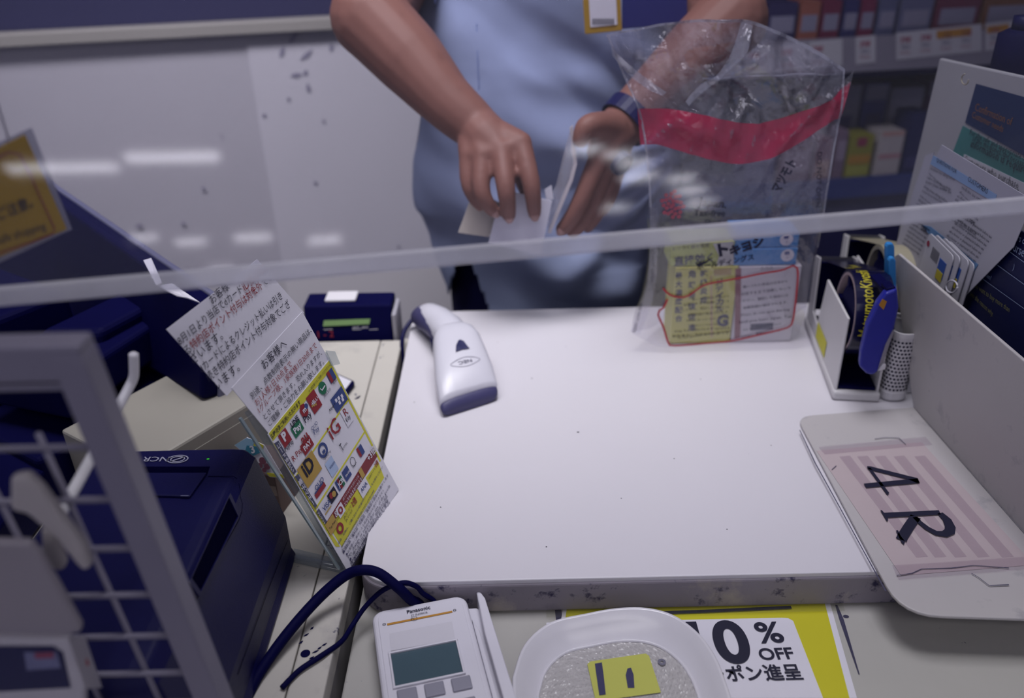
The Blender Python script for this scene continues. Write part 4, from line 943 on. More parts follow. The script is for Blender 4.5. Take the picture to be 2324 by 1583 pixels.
# studs of the mat as relief
N_ = 200; vs = []; fs = []; idx = {}
mx_ = .75
import itertools
lim = []
for p in lp: lim.append((math.atan2(p.y, p.x), math.hypot(p.x, p.y)))
lim.sort()
def rmax(a):
    for (a0_, r0), (a1_, r1) in zip(lim, lim[1:] + [(lim[0][0] + 2 * math.pi, lim[0][1])]):
        if a0_ <= a <= a1_: return r0 + (r1 - r0) * (a - a0_) / max(1e-9, a1_ - a0_)
    return lim[0][1]
nr_, na_ = 60, 240
rr_ = [rmax(-math.pi + 2 * math.pi * j / na_ + 1e-6) for j in range(na_)]
ct_, st_ = math.cos(.20), math.sin(.20)
for i in range(nr_ + 1):
    for j in range(na_):
        a = -math.pi + 2 * math.pi * j / na_; r_ = rr_[j] * mx_ * i / nr_; x, y = r_ * math.cos(a), r_ * math.sin(a)
        u, v = (x * ct_ + y * st_), (-x * st_ + y * ct_)
        h = max(0, math.sin(u * math.pi / .0021) * math.sin(v * math.pi / .0030 + (math.pi / 2 if int(u // .0021) % 2 else 0)))
        vs.append((tcx + x, tcy + y, ZL + .0075 + .0011 * h))
for i in range(nr_):
    for j in range(na_):
        fs.append((i * na_ + j, i * na_ + (j + 1) % na_, (i + 1) * na_ + (j + 1) % na_, (i + 1) * na_ + j))
tag(link('studded_mat', data(vs, fs), mat('studded_clear', '#b3b0b2', .25, .12, 150, .2, 300, .5), tr_), kind='stuff')
pm = Plane((0, 0, ZL + .0087), (1, 0, 0), (0, 1, 0))
patch('yellow_label', pm, [(1333, 1506), (1340, 1500), (1465, 1482), (1473, 1487), (1500, 1570), (1352, 1590)], mat('label_yellow', '#b9bb58', .5, .04), tr_, .0003)
k = Ink(); k.poly([pm.hit(x, y, .0007) for x, y in [(1350, 1505), (1366, 1502), (1370, 1531), (1375, 1575), (1360, 1577)]]); k.poly([pm.hit(x, y, .0007) for x, y in [(1420, 1531), (1424, 1516), (1432, 1514), (1438, 1530), (1440, 1560), (1425, 1560)]]); tag(k.done('label_print', mat('label_ink', '#33325a', .6, .2, 300), tr_), kind='stuff')
k = Ink(); k.disc(pm, (1502, 1501), .0035, None, 16, .0006, .4); k.done('moulding_mark', mat('mould_grey', '#6b6a7c', .5, .05), tr_)

# ================================================================== discount poster taped to the ledge
ps_ = thing('discount_poster', 'yellow and white 10 percent off poster taped to the ledge', 'poster', tuple(az(1700, 1480, ZL)))
pq = Plane((0, 0, ZL), (1, 0, 0), (0, 1, 0))
patch('sheet', pq, [(1284, 1340), (1873, 1330), (1945, 1583), (1245, 1583)], PAPER, ps_, .0006)
patch('yellow_field', pq, [(1292, 1340), (1862, 1330), (1928, 1583), (1258, 1583)], mat('poster_yellow', '#c3bd22', .5, .03), ps_, .0010)
q = [(1240, 1412), (1775, 1401), (1789, 1402), (1800, 1408), (1868, 1583), (1240, 1583)]
patch('white_panel', pq, q, PAPER, ps_, .0014)
for nm_, args, kw in [('numeral_ten', ('10', (1580, 1503), (1714, 1499), .03, 1.05), dict(res=8)), ('percent_sign', ('%', (1724, 1457), (1783, 1455), .02, .95), dict(res=6)), ('off_lettering', ('OFF', (1727, 1496), (1805, 1493), .02, 1.0), dict(res=6)), ('coupon_lettering', ('クーポン進呈', (1565, 1545), (1824, 1538), .02, 1.1), {})]:
    k = Ink(); k.line(pq, *args, off=.0022, **kw); k.done(nm_, INK, ps_)
k = Ink(); k.stroke([pq.hit(x, y, .0022) for x, y in [(1400, 1393), (1600, 1386), (1796, 1377)]], .0036, pq.n); k.done('black_rule', INK, ps_)
film_t = film('laminate', '#fbfbf8', .96, .03, .01, .08, '#f4f4f0', 0, 20)
patch('laminate_strip', pq, [(1240, 1345), (1900, 1330), (1918, 1385), (1240, 1400)], film_t, ps_, .0030)

# ================================================================== wire display rack in the foreground
GY = .36
rk = thing('display_rack', 'grey wire grid display rack with square tube frame, left foreground', 'rack', (-.33, GY, ZS))
gm = mat('rack_grey', '#7c788c', .45, .05, 30, .03, 200, .4)
T0, T1 = ay(165, 795, GY), ay(470, 1545, GY)
tdir2 = (T0 - T1).normalized()
def RK(dx, v): return T1 + tdir2 * v + V((dx, 0, 0))
hh = (T0 - T1).length
def rbar(name, p, q, w_): return prism(name, [p + V((-w_ / 2, -w_ / 2, 0)), p + V((w_ / 2, -w_ / 2, 0)), p + V((w_ / 2, w_ / 2, 0)), p + V((-w_ / 2, w_ / 2, 0))], q - p, gm, rk, .0015)
rbar('frame_post', RK(0, -(T1.z - ZS - .002) / tdir2.z), RK(0, hh), .0165)
rbar('frame_post', RK(-.34, -(T1.z - ZS - .002) / tdir2.z), RK(-.34, hh), .0165)
tp = RK(0, hh + .003)
prism('top_bar', [tp + V((.008, a, b)) for a, b in ((-.008, -.0165), (.008, -.0135), (.008, .0035), (-.008, .0035))], (-.356, 0, 0), gm, rk, .0015)
prism('second_bar', [tp + V((-.008, a, b)) for a, b in ((-.004, -.0235), (.004, -.0235), (.004, -.0195), (-.004, -.0195))], (-.33, 0, 0), gm, rk, .001)
rows = [1012, 1131, 1242, 1347, 1440, 1524]
for i, y in enumerate(rows):
    xr_ = 165 + (y - 795) * (470 - 165) / 750
    p = ay(xr_ + 10, y, GY); tube('wire', [p, p + V((-.34, 0, 0))], .0019, gm, rk, 8)
zb = ay(480, 1524, GY).z
for j in range(1, 5):
    z = zb - .027 * j; tube('wire', [V((T1.x, GY, z)), V((T1.x - .34, GY, z))], .0019, gm, rk, 8)
for j in range(1, 9):
    tube('wire', [RK(-.037 * j, -.15) + V((0, .003, 0)), RK(-.037 * j, hh - .05) + V((0, .003, 0))], .0017, gm, rk, 8)
hk = thing('display_hook', 'white plastic coated display hook with upturned tip on the wire rack', 'hook', tuple(ay(130, 1180, GY)))
tube('arm', spline([ay(120, 1195, GY + .004), ay(200, 1052, GY + .06), ay(262, 935, GY + .12), ay(292, 880, GY + .142), ay(303, 855, GY + .147), ay(304, 830, GY + .147), ay(303, 800, GY + .147)], 6), [.0034] * 31 + [.0034] * 5 + [.002], WHITE, hk, 12)
cl = thing('hook_clip', 'whitish plastic clip with two blunt prongs on the wire rack', 'clip', tuple(ay(110, 1180, GY - .02)))
clm = mat('clip_beige', '#a8a2a6', .45, .04)
Yk = GY - .02
prism('clip_body', [ay(x, y, Yk) for x, y in [(20, 1085), (58, 1078), (92, 1110), (190, 1245), (205, 1290), (188, 1300), (168, 1280), (130, 1230), (60, 1170), (20, 1160)]], (0, .007, 0), clm, cl, .003, 3)
prism('prong', [ay(x, y, Yk + .014) for x, y in [(90, 1200), (120, 1210), (150, 1280), (140, 1298), (120, 1295), (95, 1260)]], (0, .005, 0), clm, cl, .003, 3)
Yc = GY - .03
cb = thing('white_pouch', 'white folded product pouch hanging on the wire rack', 'pouch', tuple(ay(90, 1440, Yc)))
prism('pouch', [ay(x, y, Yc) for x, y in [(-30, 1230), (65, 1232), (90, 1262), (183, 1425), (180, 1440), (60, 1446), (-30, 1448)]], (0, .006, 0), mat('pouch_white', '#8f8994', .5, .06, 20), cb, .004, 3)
pbx = thing('blister_box', 'small white product box with navy window and red mark, bottom left corner', 'box', tuple(ay(100, 1540, Yc - .004)))
prism('carton', [ay(x, y, Yc - .004) for x, y in [(-30, 1448), (152, 1452), (190, 1560), (190, 1640), (-30, 1640)]], (.0, .006, .0), mat('box_white', '#b4b0bc', .5, .03), pbx, .001)
pbp = Plane(ay(50, 1500, Yc - .004), (1, 0, 0), (0, 0, 1))
patch('navy_window', pbp, [(-20, 1466), (120, 1466), (142, 1480), (160, 1560), (-20, 1570)], mat('window_navy', '#1b1d4c', .4, .05), pbx, .0006)
patch('picture', pbp, [(55, 1480), (128, 1478), (138, 1515), (60, 1520)], mat('picture_grey_blue', '#6a6c92', .5, .3, 120), pbx, .0012)
patch('red_stripe', pbp, [(78, 1482), (120, 1480), (122, 1492), (80, 1494)], mat('picture_red', '#84405c', .5, .2, 120), pbx, .0018)
q0 = ay(190, 1450, Yc - .004)
sdp = Plane(ay(163, 1455, Yc - .003), (.25, 1, 0), (0, 0, 1))
prism('side_panel', [ay(x, y, Yc - .004 + d) for x, y, d in [(156, 1452, 0), (192, 1440, .02), (232, 1560, .02), (194, 1562, 0)]], (-.001, 0, 0), mat('box_white', '#b4b0bc', .5, .03), pbx)
prism('red_diamond', [ay(x, y, Yc - .005 + d) for x, y, d in [(172, 1500, 0.004), (188, 1475, .014), (203, 1505, .014), (186, 1532, .006)]], (-.0006, 0, 0), mat('diamond_red', '#a23c48', .5, .05), pbx)

# ================================================================== yellow notice on the shield
yo = az(160, 522, 1.262); yx = V((.32, .947, 0)).normalized()
ypl = Plane(yo, yx, (0, 0, 1))
if ypl.n.dot(CAM - yo) < 0: ypl = Plane(yo, -yx, (0, 0, 1))
ys = thing('yellow_notice', 'yellow card with red outline in a clear sleeve, hanging at the left edge', 'sign', tuple(yo))
prism('sleeve', [ypl.hit(x, y, -.0012) for x, y in [(-60, 350), (72, 290), (164, 520), (-60, 622)]], -ypl.n * .0008, film('sleeve_clear', '#eeeef4', .5, .15, .35, .1, '#c9c8d4', 0, 20), ys)
prism('card', [ypl.hit(x, y) for x, y in [(-60, 365), (57, 306), (152, 520), (-60, 606)]], -ypl.n * .0008, mat('amber_card', '#b38f1e', .5, .04), ys)
k = Ink(); P_ = [ypl.hit(x, y, .0006) for x, y in [(-60, 385), (20, 345), (45, 350), (70, 400), (124, 518), (121, 530), (70, 550), (-60, 594)]]; k.stroke(P_, .0010, ypl.n); k.done('red_outline', mat('outline_red', '#8f2f3c', .5, .03), ys)
k = Ink(); k.line(ypl, 'にご注意。', (-30, 510), (76, 468), .01, off=.0008); k.line(ypl, 'Enjoy safe shopping.', (-60, 572), (108, 519), 0, 1.1, off=.0008); k.done('lettering', INK, ys)
for xx in (-20,): tube('hanging_cord', [ypl.hit(20, 318, -.001), ypl.hit(20, 318, -.001) + V((0, 0, .5))], .0008, WHITE, ys, 5)

# ================================================================== medicine shelf behind the clerk
SY0 = az(2230, 124, 1.088); SY1 = az(1940, 150, 1.088)
fdir = V((SY0.x - SY1.x, SY0.y - SY1.y, 0)).normalized(); fdir = (fdir + V((1, 0, 0)) * .8).normalized(); fn = V((fdir.y, -fdir.x, 0))
def FP(s_, z, d=0): return V((SY1.x, SY1.y, 0)) + fdir * s_ + V((0, 0, z)) - fn * d
shf = thing('medicine_shelf', 'dark shelving unit of medicines behind the counter, top right', 'shelf', tuple(FP(0, 0, .2)))
navys = mat('shelf_navy', '#0f0f46', .7, .08, 10, 0, 200, .1)
def fbox(name, s0_, s1_, z0, z1, d0, d1, m, parent, r=0): return prism(name, [FP(s0_, z0, d0), FP(s1_, z0, d0), FP(s1_, z1, d0), FP(s0_, z1, d0)], -fn * (d1 - d0), m, parent, r)
L0, L1 = -.62, 1.85
fbox('shelf_board', L0, L1, 1.060, 1.082, .012, .40, navys, shf)
fbox('shelf_board', L0, L1, .790, .812, .012, .40, navys, shf)
fbox('back_panel', L0, L1, .02, 1.9, .40, .42, navys, shf)
fbox('side_panel', L0 - .02, L0, .02, 1.9, .0, .42, mat('shelf_side', '#55537a', .6, .05), shf)
fbox('shelf_board', L0, L1, 1.46, 1.48, .012, .40, navys, shf)
rail = fbox('price_rail', L0, L1, 1.075, 1.150, .0, .008, mat('rail_grey', '#8b8798', .4, .04), shf)
fbox('shelf_edge', L0, L1, .778, .826, .0, .010, mat('edge_blue', '#27387c', .45, .05), shf)
fbox('plinth', L0, L1, .02, .775, .015, .03, mat('plinth_navy', '#2c2c58', .6, .15, 8), shf)
fpl = Plane(FP(0, 1.088), fdir, (0, 0, 1))
cards = [(1690, 1760), (1765, 1830), (1835, 1912), (1942, 1987), (2034, 2228), (2236, 2330), (1600, 1680), (1540, 1592)]
rng = random.Random(5)
for i, (a_, b_) in enumerate(cards):
    sl = -.105
    y0_ = 84 + (a_ - 1942) * sl; y1_ = 84 + (b_ - 1942) * sl
    c_ = patch('price_card', fpl, [(a_, y0_), (b_, y1_), (b_, y1_ + 62), (a_, y0_ + 62)], mat('price_white', '#c3c1cc', .5, .03), shf, .002)
    k = Ink(); r_ = Ink()
    wdt = b_ - a_
    for j in range(max(1, wdt // 48)):
        xx = a_ + 8 + j * 46; yy = y0_ + (xx - a_) * sl
        r_.line(fpl, '398', (xx, yy + 24), (xx + 24, yy + 22), .02, off=.003); k.line(fpl, '円税込', (xx + 2, yy + 37), (xx + 24, yy + 35), 0, off=.003); r_.line(fpl, '○○△', (xx, yy + 50), (xx + 24, yy + 48), .0, off=.003)
    k.done('print', mat('tag_ink', '#55547a', .6, .03), c_); r_.done('red_print', mat('tag_red', '#a04a60', .6, .03), c_)
patch('orange_flash', fpl, [(2126, 70), (2204, 62), (2204, 80), (2126, 88)], mat('tag_orange', '#b9822a', .5, .03), shf, .003)
patch('orange_flash', fpl, [(2240, 60), (2290, 54), (2290, 70), (2240, 76)], mat('tag_orange', '#b9822a', .5, .03), shf, .003)
# medicine cartons on the shelf, one by one
def carton(label, s0_, wd_, z, h, d0, dep, colr, bands=(), grp='cartons on the medicine shelf'):
    t = thing('medicine_carton', label, 'box', tuple(FP(s0_ + wd_ / 2, z, d0 + dep / 2)), grp)
    fbox('carton', s0_, s0_ + wd_, z + .0006, z + h, d0, d0 + dep, mat('carton_' + colr[1:], colr, .5, .05, 30), t, .001)
    for (a_, b_, c_, d_, col2) in bands: fbox('printed_panel', s0_ + wd_ * a_, s0_ + wd_ * b_, z + h * c_, z + h * d_, d0 - .0008, d0 - .0002, mat('panel_' + col2[1:], col2, .5, .08, 60), t)
Z2 = .812
def sS(px_, z, d=.04): # shelf coordinate of a picture column at height z
    pl = Plane(FP(0, z, d), fdir, (0, 0, 1)); return pl
def at_s(x, y, d=.04):
    p = Plane(FP(0, 1, d), fdir, (0, 0, 1)).hit(x, y); q = p - FP(0, 0, d); return q.dot(fdir)
low = [(1700, 1770, .11, '#54507e', 'grey blue medicine carton at the left end of the lower shelf row, behind the bag', [(.1, .9, .5, .8, '#8a86a6')]),
       (1776, 1850, .13, '#6a3f5c', 'plum medicine carton on the lower shelf, seen through the bag', [(.1, .9, .2, .6, '#a08a9c')]),
       (1856, 1895, .10, '#84586a', 'dusty pink medicine carton just right of the bag on the lower shelf', [(.1, .9, .1, .5, '#b58f7a')]),
       (1900, 1925, .12, '#7d6a80', 'mauve medicine carton beside the olive yellow one on the lower shelf', [(.1, .9, .4, .8, '#9a8ca2')]),
       (1928, 1985, .105, '#8c8a34', 'olive yellow medicine carton with pale stripe on the lower shelf', [(.05, .95, .35, .55, '#b3862f'), (.05, .95, .05, .3, '#a3a548'), (.3, .7, .75, .95, '#8a3450')]),
       (1996, 2052, .110, '#b9b2b6', 'white medicine carton with faint pink band on the lower shelf', [(.05, .95, .40, .5, '#b58a92'), (.05, .95, .9, 1.0, '#c09a94')]),
       (2058, 2100, .15, '#1d2458', 'dark blue medicine carton next to the white one on the lower shelf', [(.1, .9, .1, .3, '#3a3c70')]),
       (2104, 2160, .10, '#3a2048', 'dark carton with salmon label beside the printed sheet on the lower shelf', [(.05, .95, .50, .8, '#9a5a62')]),
       (2166, 2240, .11, '#25285e', 'navy medicine carton half hidden by the notice board', [(.1, .9, .4, .7, '#5c5e86')])]
for x0_, x1_, h, colr, lb_, bands in low:
    a_, b_ = at_s(x0_, 330), at_s(x1_, 330); carton(lb_, a_, b_ - a_ - .003, Z2, h, .04, .07, colr, bands)
back = [(1880, 1950, '#7c7a8e', 'grey topped carton in the back row above the olive carton'), (1955, 2010, '#3c3f7e', 'slate blue carton in the back row behind the white carton'), (2014, 2090, '#8a889c', 'pale grey carton in the back row behind the dark blue one'), (2096, 2180, '#4a2a50', 'purple carton in the back row near the printed sheet')]
for x0_, x1_, colr, lb_ in back:
    a_, b_ = at_s(x0_, 260, .2), at_s(x1_, 260, .2); carton(lb_, a_, b_ - a_ - .003, Z2, .16 + .015 * (x0_ % 3), .20, .07, colr, [(.05, .95, .78, .98, '#8f8fa6'), (.2, .8, .2, .6, '#44406c')])
up = [(1655, 1735, '#2b2f6c', 'navy carton on the upper shelf, leftmost of its row'), (1740, 1808, '#2a2458', 'dark indigo carton on the upper shelf beside the orange brown one'), (1812, 1858, '#9a5a4c', 'orange brown carton on the upper shelf'), (1862, 1905, '#702044', 'crimson carton on the upper shelf beside the orange brown one'), (1910, 1945, '#2b2a66', 'narrow indigo carton between two crimson cartons on the upper shelf'), (1948, 1982, '#76204a', 'second crimson carton on the upper shelf, further right'), (1988, 2030, '#5a5e84', 'slate carton on the upper shelf above the small price card'), (2036, 2110, '#66688c', 'grey blue carton on the upper shelf above the wide price card'), (2116, 2215, '#6c2c48', 'wine red carton on the upper shelf above the orange flash'), (2222, 2330, '#7a5038', 'brown carton at the right end of the upper shelf')]
for x0_, x1_, colr, lb_ in up:
    a_, b_ = at_s(x0_, 70, .05), at_s(x1_, 70, .05); carton(lb_, a_, b_ - a_ - .003, 1.082, .14, .05, .08, colr, [(.1, .9, .55, .8, '#8c8aa4')], 'cartons on the upper medicine shelf')
bk = thing('dark_bottle', 'black cylindrical bottle cap above the notice board, far right edge', 'bottle', tuple(ax(2290, 140, .60)))
cc_ = ax(2310, 140, .60); v_, f_ = tube_data([V((cc_.x, cc_.y, ZC)), V((cc_.x, cc_.y, cc_.z)), V((cc_.x, cc_.y, cc_.z + .03)), V((cc_.x, cc_.y, cc_.z + .036))], [.028, .028, .028, .018], 20); link('bottle', data(v_, f_), NAVYD, bk, True)
v_, f_ = tube_data([V((cc_.x, cc_.y, cc_.z + .036)), V((cc_.x, cc_.y, cc_.z + .05))], .016, 16); link('cap', data(v_, f_), NAVY, bk, True)
# ================================================================== goods inside the tax-free bag
def goods(name, label, q, Y, dep, m):
    """A carton standing at depth Y: q = left, right, bottom, top as x and z."""
    x0, x1, z0, z1 = q
    t = thing(name, label, 'box', ((x0 + x1) / 2, Y + dep / 2, z0), 'boxes inside the clear bag')
    box('carton', (x0, Y, z0), (x1, Y + dep, z1), m, t, .0008)
    return t, Plane((x0, Y, z0), (1, 0, 0), (0, 0, 1))
YB = 1.008
y1, p1 = goods('eye_drop_box', 'yellow medicine box with dark vertical lettering, bottom left in the clear bag', (.2165, .2985, ZC + .001, 1.0135), YB, .052, mat('box_lemon', '#c0bd5e', .5, .04))
y2, p2 = goods('eye_drop_box', 'yellow green medicine box with a pale corner, upper left in the clear bag', (.2095, .2905, 1.0145, 1.0475), YB + .002, .05, mat('box_lime', '#a9b35c', .5, .04))
w1, p3 = goods('white_carton', 'white medicine box with small print, bottom right in the clear bag', (.2998, .3815, ZC + .001, 1.0125), YB, .052, mat('box_plain_white', '#c8c4ce', .5, .03))
u1, p4 = goods('blue_carton', 'sky blue medicine box with round white badge, lower of two in the bag', (.2918, .3735, 1.0135, 1.0365), YB + .002, .05, mat('box_sky', '#3f86c9', .45, .04))
u2, p5 = goods('blue_carton', 'sky blue medicine box with round white badge, upper of two in the bag', (.2918, .3735, 1.0375, 1.0575), YB + .004, .05, mat('box_sky', '#3f86c9', .45, .04))
ink2 = mat('box_ink', '#26274a', .6, .04)
k = Ink()
k.column(p1, '最大濃度配合', (1540, 625), (1540, 722), 17, bold=.02); k.column(p1, '角膜修復促進', (1570, 622), (1570, 742), 17, bold=.02); k.column(p1, '乾燥炎症', (1597, 620), (1597, 680), 17, bold=.02); k.column(p1, 'メディカル', (1632, 640), (1633, 700), 17, bold=.02); k.line(p1, 'G', (1626, 740), (1652, 738), .05, 1.1)
k.done('lettering', ink2, y1)
patch('foil_panel', p1, [(1620, 612), (1660, 608), (1660, 623), (1620, 626)], mat('foil_tan', '#a8925a', .4, .05), y1, .0006)
patch('pale_strip', p1, [(1612, 625), (1616, 625), (1618, 765), (1613, 765)], mat('strip_tan', '#b8a070', .4, .05), y1, .0006)
k = Ink(); k.line(p2, 'ヒリつく目の炎症', (1527, 568), (1610, 559), .005, 1.0); k.line(p2, '直接効く', (1530, 602), (1618, 592), .02, 1.05); k.done('lettering', ink2, y2)
patch('pale_corner', p2, [(1618, 553), (1665, 547), (1665, 600), (1625, 606), (1632, 580)], mat('corner_pale', '#b4b4b8', .4, .05), y2, .0006)
patch('maroon_strip', p3, [(1669, 610), (1682, 608), (1680, 765), (1667, 768)], mat('strip_maroon', '#7a3a4e', .5, .04), w1, .0006)
patch('slate_label', p3, [(1704, 735), (1755, 732), (1754, 747), (1703, 750)], mat('label_slate', '#3a3b5e', .5, .05), w1, .0006)
k = Ink(); k.line(p3, '△△△', (1725, 612), (1755, 610), .0); k.line(p3, '第2類医薬品', (1715, 758), (1745, 756), 0); k.done('lettering', ink2, w1)
for t_, pl_, cx, cy in ((u1, p4, 1787, 579), (u2, p5, 1785, 543)):
    k = Ink(); k.disc(pl_, (cx, cy), .0086, .0086, 22, .0006); k.done('round_badge', PAPER, t_)
    k = Ink(); k.poly([pl_.hit(x, y, .0012) for x, y in [(cx - 6, cy - 8), (cx + 5, cy - 9), (cx + 5, cy - 2), (cx - 6, cy - 1)]]); k.line(pl_, '↓', (cx - 2, cy + 7), (cx + 2, cy + 7), 0, off=.0012); k.done('badge_mark', mat('badge_blue', '#283a86', .5, .04), t_)

# ================================================================== the bag itself
BY = .985
bagm = film('clear_bag', '#f4f3f8', .84, .13, .042, .07, '#e4e3ee', .6, 55)
def wr(x, z):
    h = max(0, min(1, (z - 1.10) / .15))
    n = noise.noise(V((x * 22, z * 22, 1.7))) * .006 + noise.noise(V((x * 60 + z * 40, z * 30, 4.2))) * .0022
    rd2 = 1 - abs(noise.noise(V((x * 26 - z * 14, z * 12 + x * 9, 6.1)))) * 2
    return n * (.25 + 1.2 * h) + .02 * h - .007 * h * max(0, rd2) ** 3
def bagpt(x, y, off=0):
    p = ay(x, y, BY); p.y += wr(p.x, p.z) - off; return p
bag = thing('tax_free_bag', 'clear plastic tax-free shopping bag with red band and handle hole', 'bag', (.29, 1.03, ZC))
def rs(pts, n):
    P = spline([(x, y, 0) for x, y in pts], 12); d = [0]
    for a, b in zip(P, P[1:]): d.append(d[-1] + (b - a).length)
    out = []
    for i in range(n):
        t = d[-1] * i / (n - 1); j = max(0, min(len(P) - 2, next((q for q in range(len(d) - 1) if d[q + 1] >= t - 1e-9), len(d) - 2)))
        f = (t - d[j]) / max(1e-9, d[j + 1] - d[j]); out.append(P[j].lerp(P[j + 1], f))
    return out
NB = 96
left = rs([(1380, 85), (1415, 170), (1452, 260), (1468, 360), (1474, 470), (1474, 580), (1462, 660), (1440, 712), (1434, 757)], NB)
right = rs([(1931, 165), (1922, 240), (1903, 330), (1878, 440), (1856, 560), (1838, 650), (1832, 700)], NB)
topc = rs([(1380, 85), (1440, 72), (1540, 56), (1690, 50), (1770, 75), (1860, 118), (1931, 165)], NB)
botc = rs([(1434, 757), (1470, 775), (1515, 787), (1660, 779), (1795, 770), (1832, 700)], NB)
hole = [(1562, 140), (1567, 124), (1585, 116), (1630, 107), (1678, 99), (1664, 125), (1650, 147), (1600, 153), (1583, 161), (1570, 158)]
def inside(x, y, poly):
    c = False
    for (xa, ya), (xb, yb) in zip(poly, poly[1:] + poly[:1]):
        if (ya > y) != (yb > y) and x < (xb - xa) * (y - ya) / (yb - ya) + xa: c = not c
    return c
def near(x, y, poly):
    best = (1e9, x, y)
    for (xa, ya), (xb, yb) in zip(poly, poly[1:] + poly[:1]):
        dx, dy = xb - xa, yb - ya; t = max(0, min(1, ((x - xa) * dx + (y - ya) * dy) / (dx * dx + dy * dy))); qx, qy = xa + t * dx, ya + t * dy
        d = math.hypot(x - qx, y - qy); best = min(best, (d, qx, qy))
    return best
def bagsheet(back):
    vs, fs = [], []; flat = []
    for i in range(NB):
        u = i / (NB - 1)
        for j in range(NB):
            v = j / (NB - 1)
            c = topc[i] * (1 - v) + botc[i] * v + left[j] * (1 - u) + right[j] * u - (topc[0] * (1 - u) * (1 - v) + topc[-1] * u * (1 - v) + botc[0] * (1 - u) * v + botc[-1] * u * v)
            x, y = c.x, c.y
            if not back:
                d, qx, qy = near(x, y, hole)
                if d < 3.2: x, y = qx, qy
            flat.append((x, y))
            p = bagpt(x, y)
            if back:
                e = min(1, 4 * min(u, 1 - u)) * min(1, 2.2 * v + .05); k_ = 1 + (.085 * e) / p.y
                p = CAM + (p - CAM) * 1.0; p.y += .085 * e + .004; p.x += noise.noise(V((p.x * 14, p.z * 14, 9))) * .004
                if v > .93: p.z = max(p.z, ZC + .002)
            p.z = max(p.z, ZC + .0012)
            vs.append(p)
    for i in range(NB - 1):
        for j in range(NB - 1):
            q = (i * NB + j, (i + 1) * NB + j, (i + 1) * NB + j + 1, i * NB + j + 1)
            if not back:
                cx = sum(flat[t][0] for t in q) / 4; cy = sum(flat[t][1] for t in q) / 4
                if inside(cx, cy, hole): continue
            fs.append(q)
    return data(vs, fs)
link('front_ply', bagsheet(False), bagm, bag, True)
link('back_ply', bagsheet(True), bagm, bag, True)
seam_glint_film = film('bag_seam_and_glint', '#eeeef6', .55, .30, .15, .12, '#e2e2f0', .3, 80)  # brighter film: paints whitish lines along the seams and glints on creases
# folded gusset at the left foot and loose corner at the right top
def ruled(name, A_, B_, m, n=24, off=.001, offb=None):
    a = rs(A_, n); b = rs(B_, n); vs = []; fs = []
    for i in range(n):
        for j in range(7):
            c = a[i].lerp(b[i], j / 6); vs.append(bagpt(c.x, c.y, off))
    for i in range(n - 1):
        for j in range(6): fs.append((i * 7 + j, (i + 1) * 7 + j, (i + 1) * 7 + j + 1, i * 7 + j + 1))
    return link(name, data(vs, fs), m, bag, True)
redf = film('red_film', '#e88098', .40, .08, .52, .15, '#c81e50', .4, 55)
ruled('red_band', [(1449, 251), (1530, 254), (1600, 266), (1700, 285), (1760, 280), (1830, 258), (1890, 232), (1924, 205), (1944, 192)], [(1455, 331), (1490, 332), (1540, 345), (1650, 373), (1720, 370), (1790, 346), (1850, 310), (1890, 282), (1915, 274)], redf, 40)
ruled('loose_corner', [(1925, 190), (1940, 178), (1953, 162)], [(1930, 205), (1940, 200), (1944, 193)], bagm, 8, .002)
ruled('seal_strip', [(1474, 470), (1474, 560), (1470, 640), (1448, 712), (1430, 752)], [(1492, 470), (1492, 560), (1488, 640), (1470, 712), (1452, 758)], bagm, 24, .002)
ruled('zip_line', [(1600, 181), (1700, 178), (1800, 172), (1910, 172)], [(1600, 185), (1700, 182), (1800, 176), (1910, 176)], film('zip_milk', '#dcdce8', .5, .2, .3, .1, '#cfcfe0', 0, 30), 20, .002)
ruled('left_seam', [(1380, 85), (1415, 170), (1452, 260), (1468, 360), (1474, 470)], [(1386, 86), (1420, 169), (1457, 259), (1473, 360), (1479, 470)], seam_glint_film, 30, .0015)
ruled('top_seam', [(1380, 83), (1440, 70), (1540, 54), (1690, 48), (1770, 73), (1860, 116), (1931, 163)], [(1380, 89), (1440, 76), (1540, 60), (1690, 56), (1768, 81), (1856, 124), (1929, 171)], seam_glint_film, 40, .0015)
ruled('right_seam', [(1931, 165), (1922, 240), (1903, 330), (1878, 440), (1856, 560)], [(1926, 165), (1917, 240), (1898, 330), (1873, 440), (1851, 560)], seam_glint_film, 30, .0015)
ruled('handle_crease_glint', [(1690, 52), (1672, 110), (1640, 165), (1590, 200), (1560, 235)], [(1715, 62), (1700, 120), (1652, 172), (1600, 212), (1568, 245)], seam_glint_film, 24, .004)  # pale ribbon put in for the glint of a crease by the handle
ruled('corner_crease_glint', [(1390, 110), (1430, 150), (1480, 190), (1518, 215)], [(1392, 130), (1428, 172), (1472, 206), (1508, 222)], seam_glint_film, 20, .004)  # crease highlight at the corner, laid on as a pale ribbon
def bagline(ink, s_, a, b, bold=0, hs=1.0, res=2):
    bp0 = Plane((0, BY - .002, 1), (1, 0, 0), (0, 0, 1))
    ink.line(bp0, s_, a, b, bold, hs, 0, res=res, fn=lambda p: V((p.x, BY - .0018 + wr(p.x, p.z), p.z)))
k = Ink()
bagline(k, 'Japan.', (1583, 466), (1648, 472), .03, 1.0); bagline(k, 'Tax-free', (1574, 489), (1646, 491), .012, 1.0); bagline(k, 'Shop', (1598, 510), (1636, 511), .0, 1.0)
bagline(k, 'DO NOT OPEN', (1477, 560), (1477, 640), .01, .9); bagline(k, 'DO NOT OPEN', (1452, 690), (1436, 755), .01, .9); bagline(k, 'DO NOT OPEN', (1860, 350), (1850, 470), .0, .9)
bagline(k, 'マツモト', (1770, 440), (1812, 372), .04, 1.4)
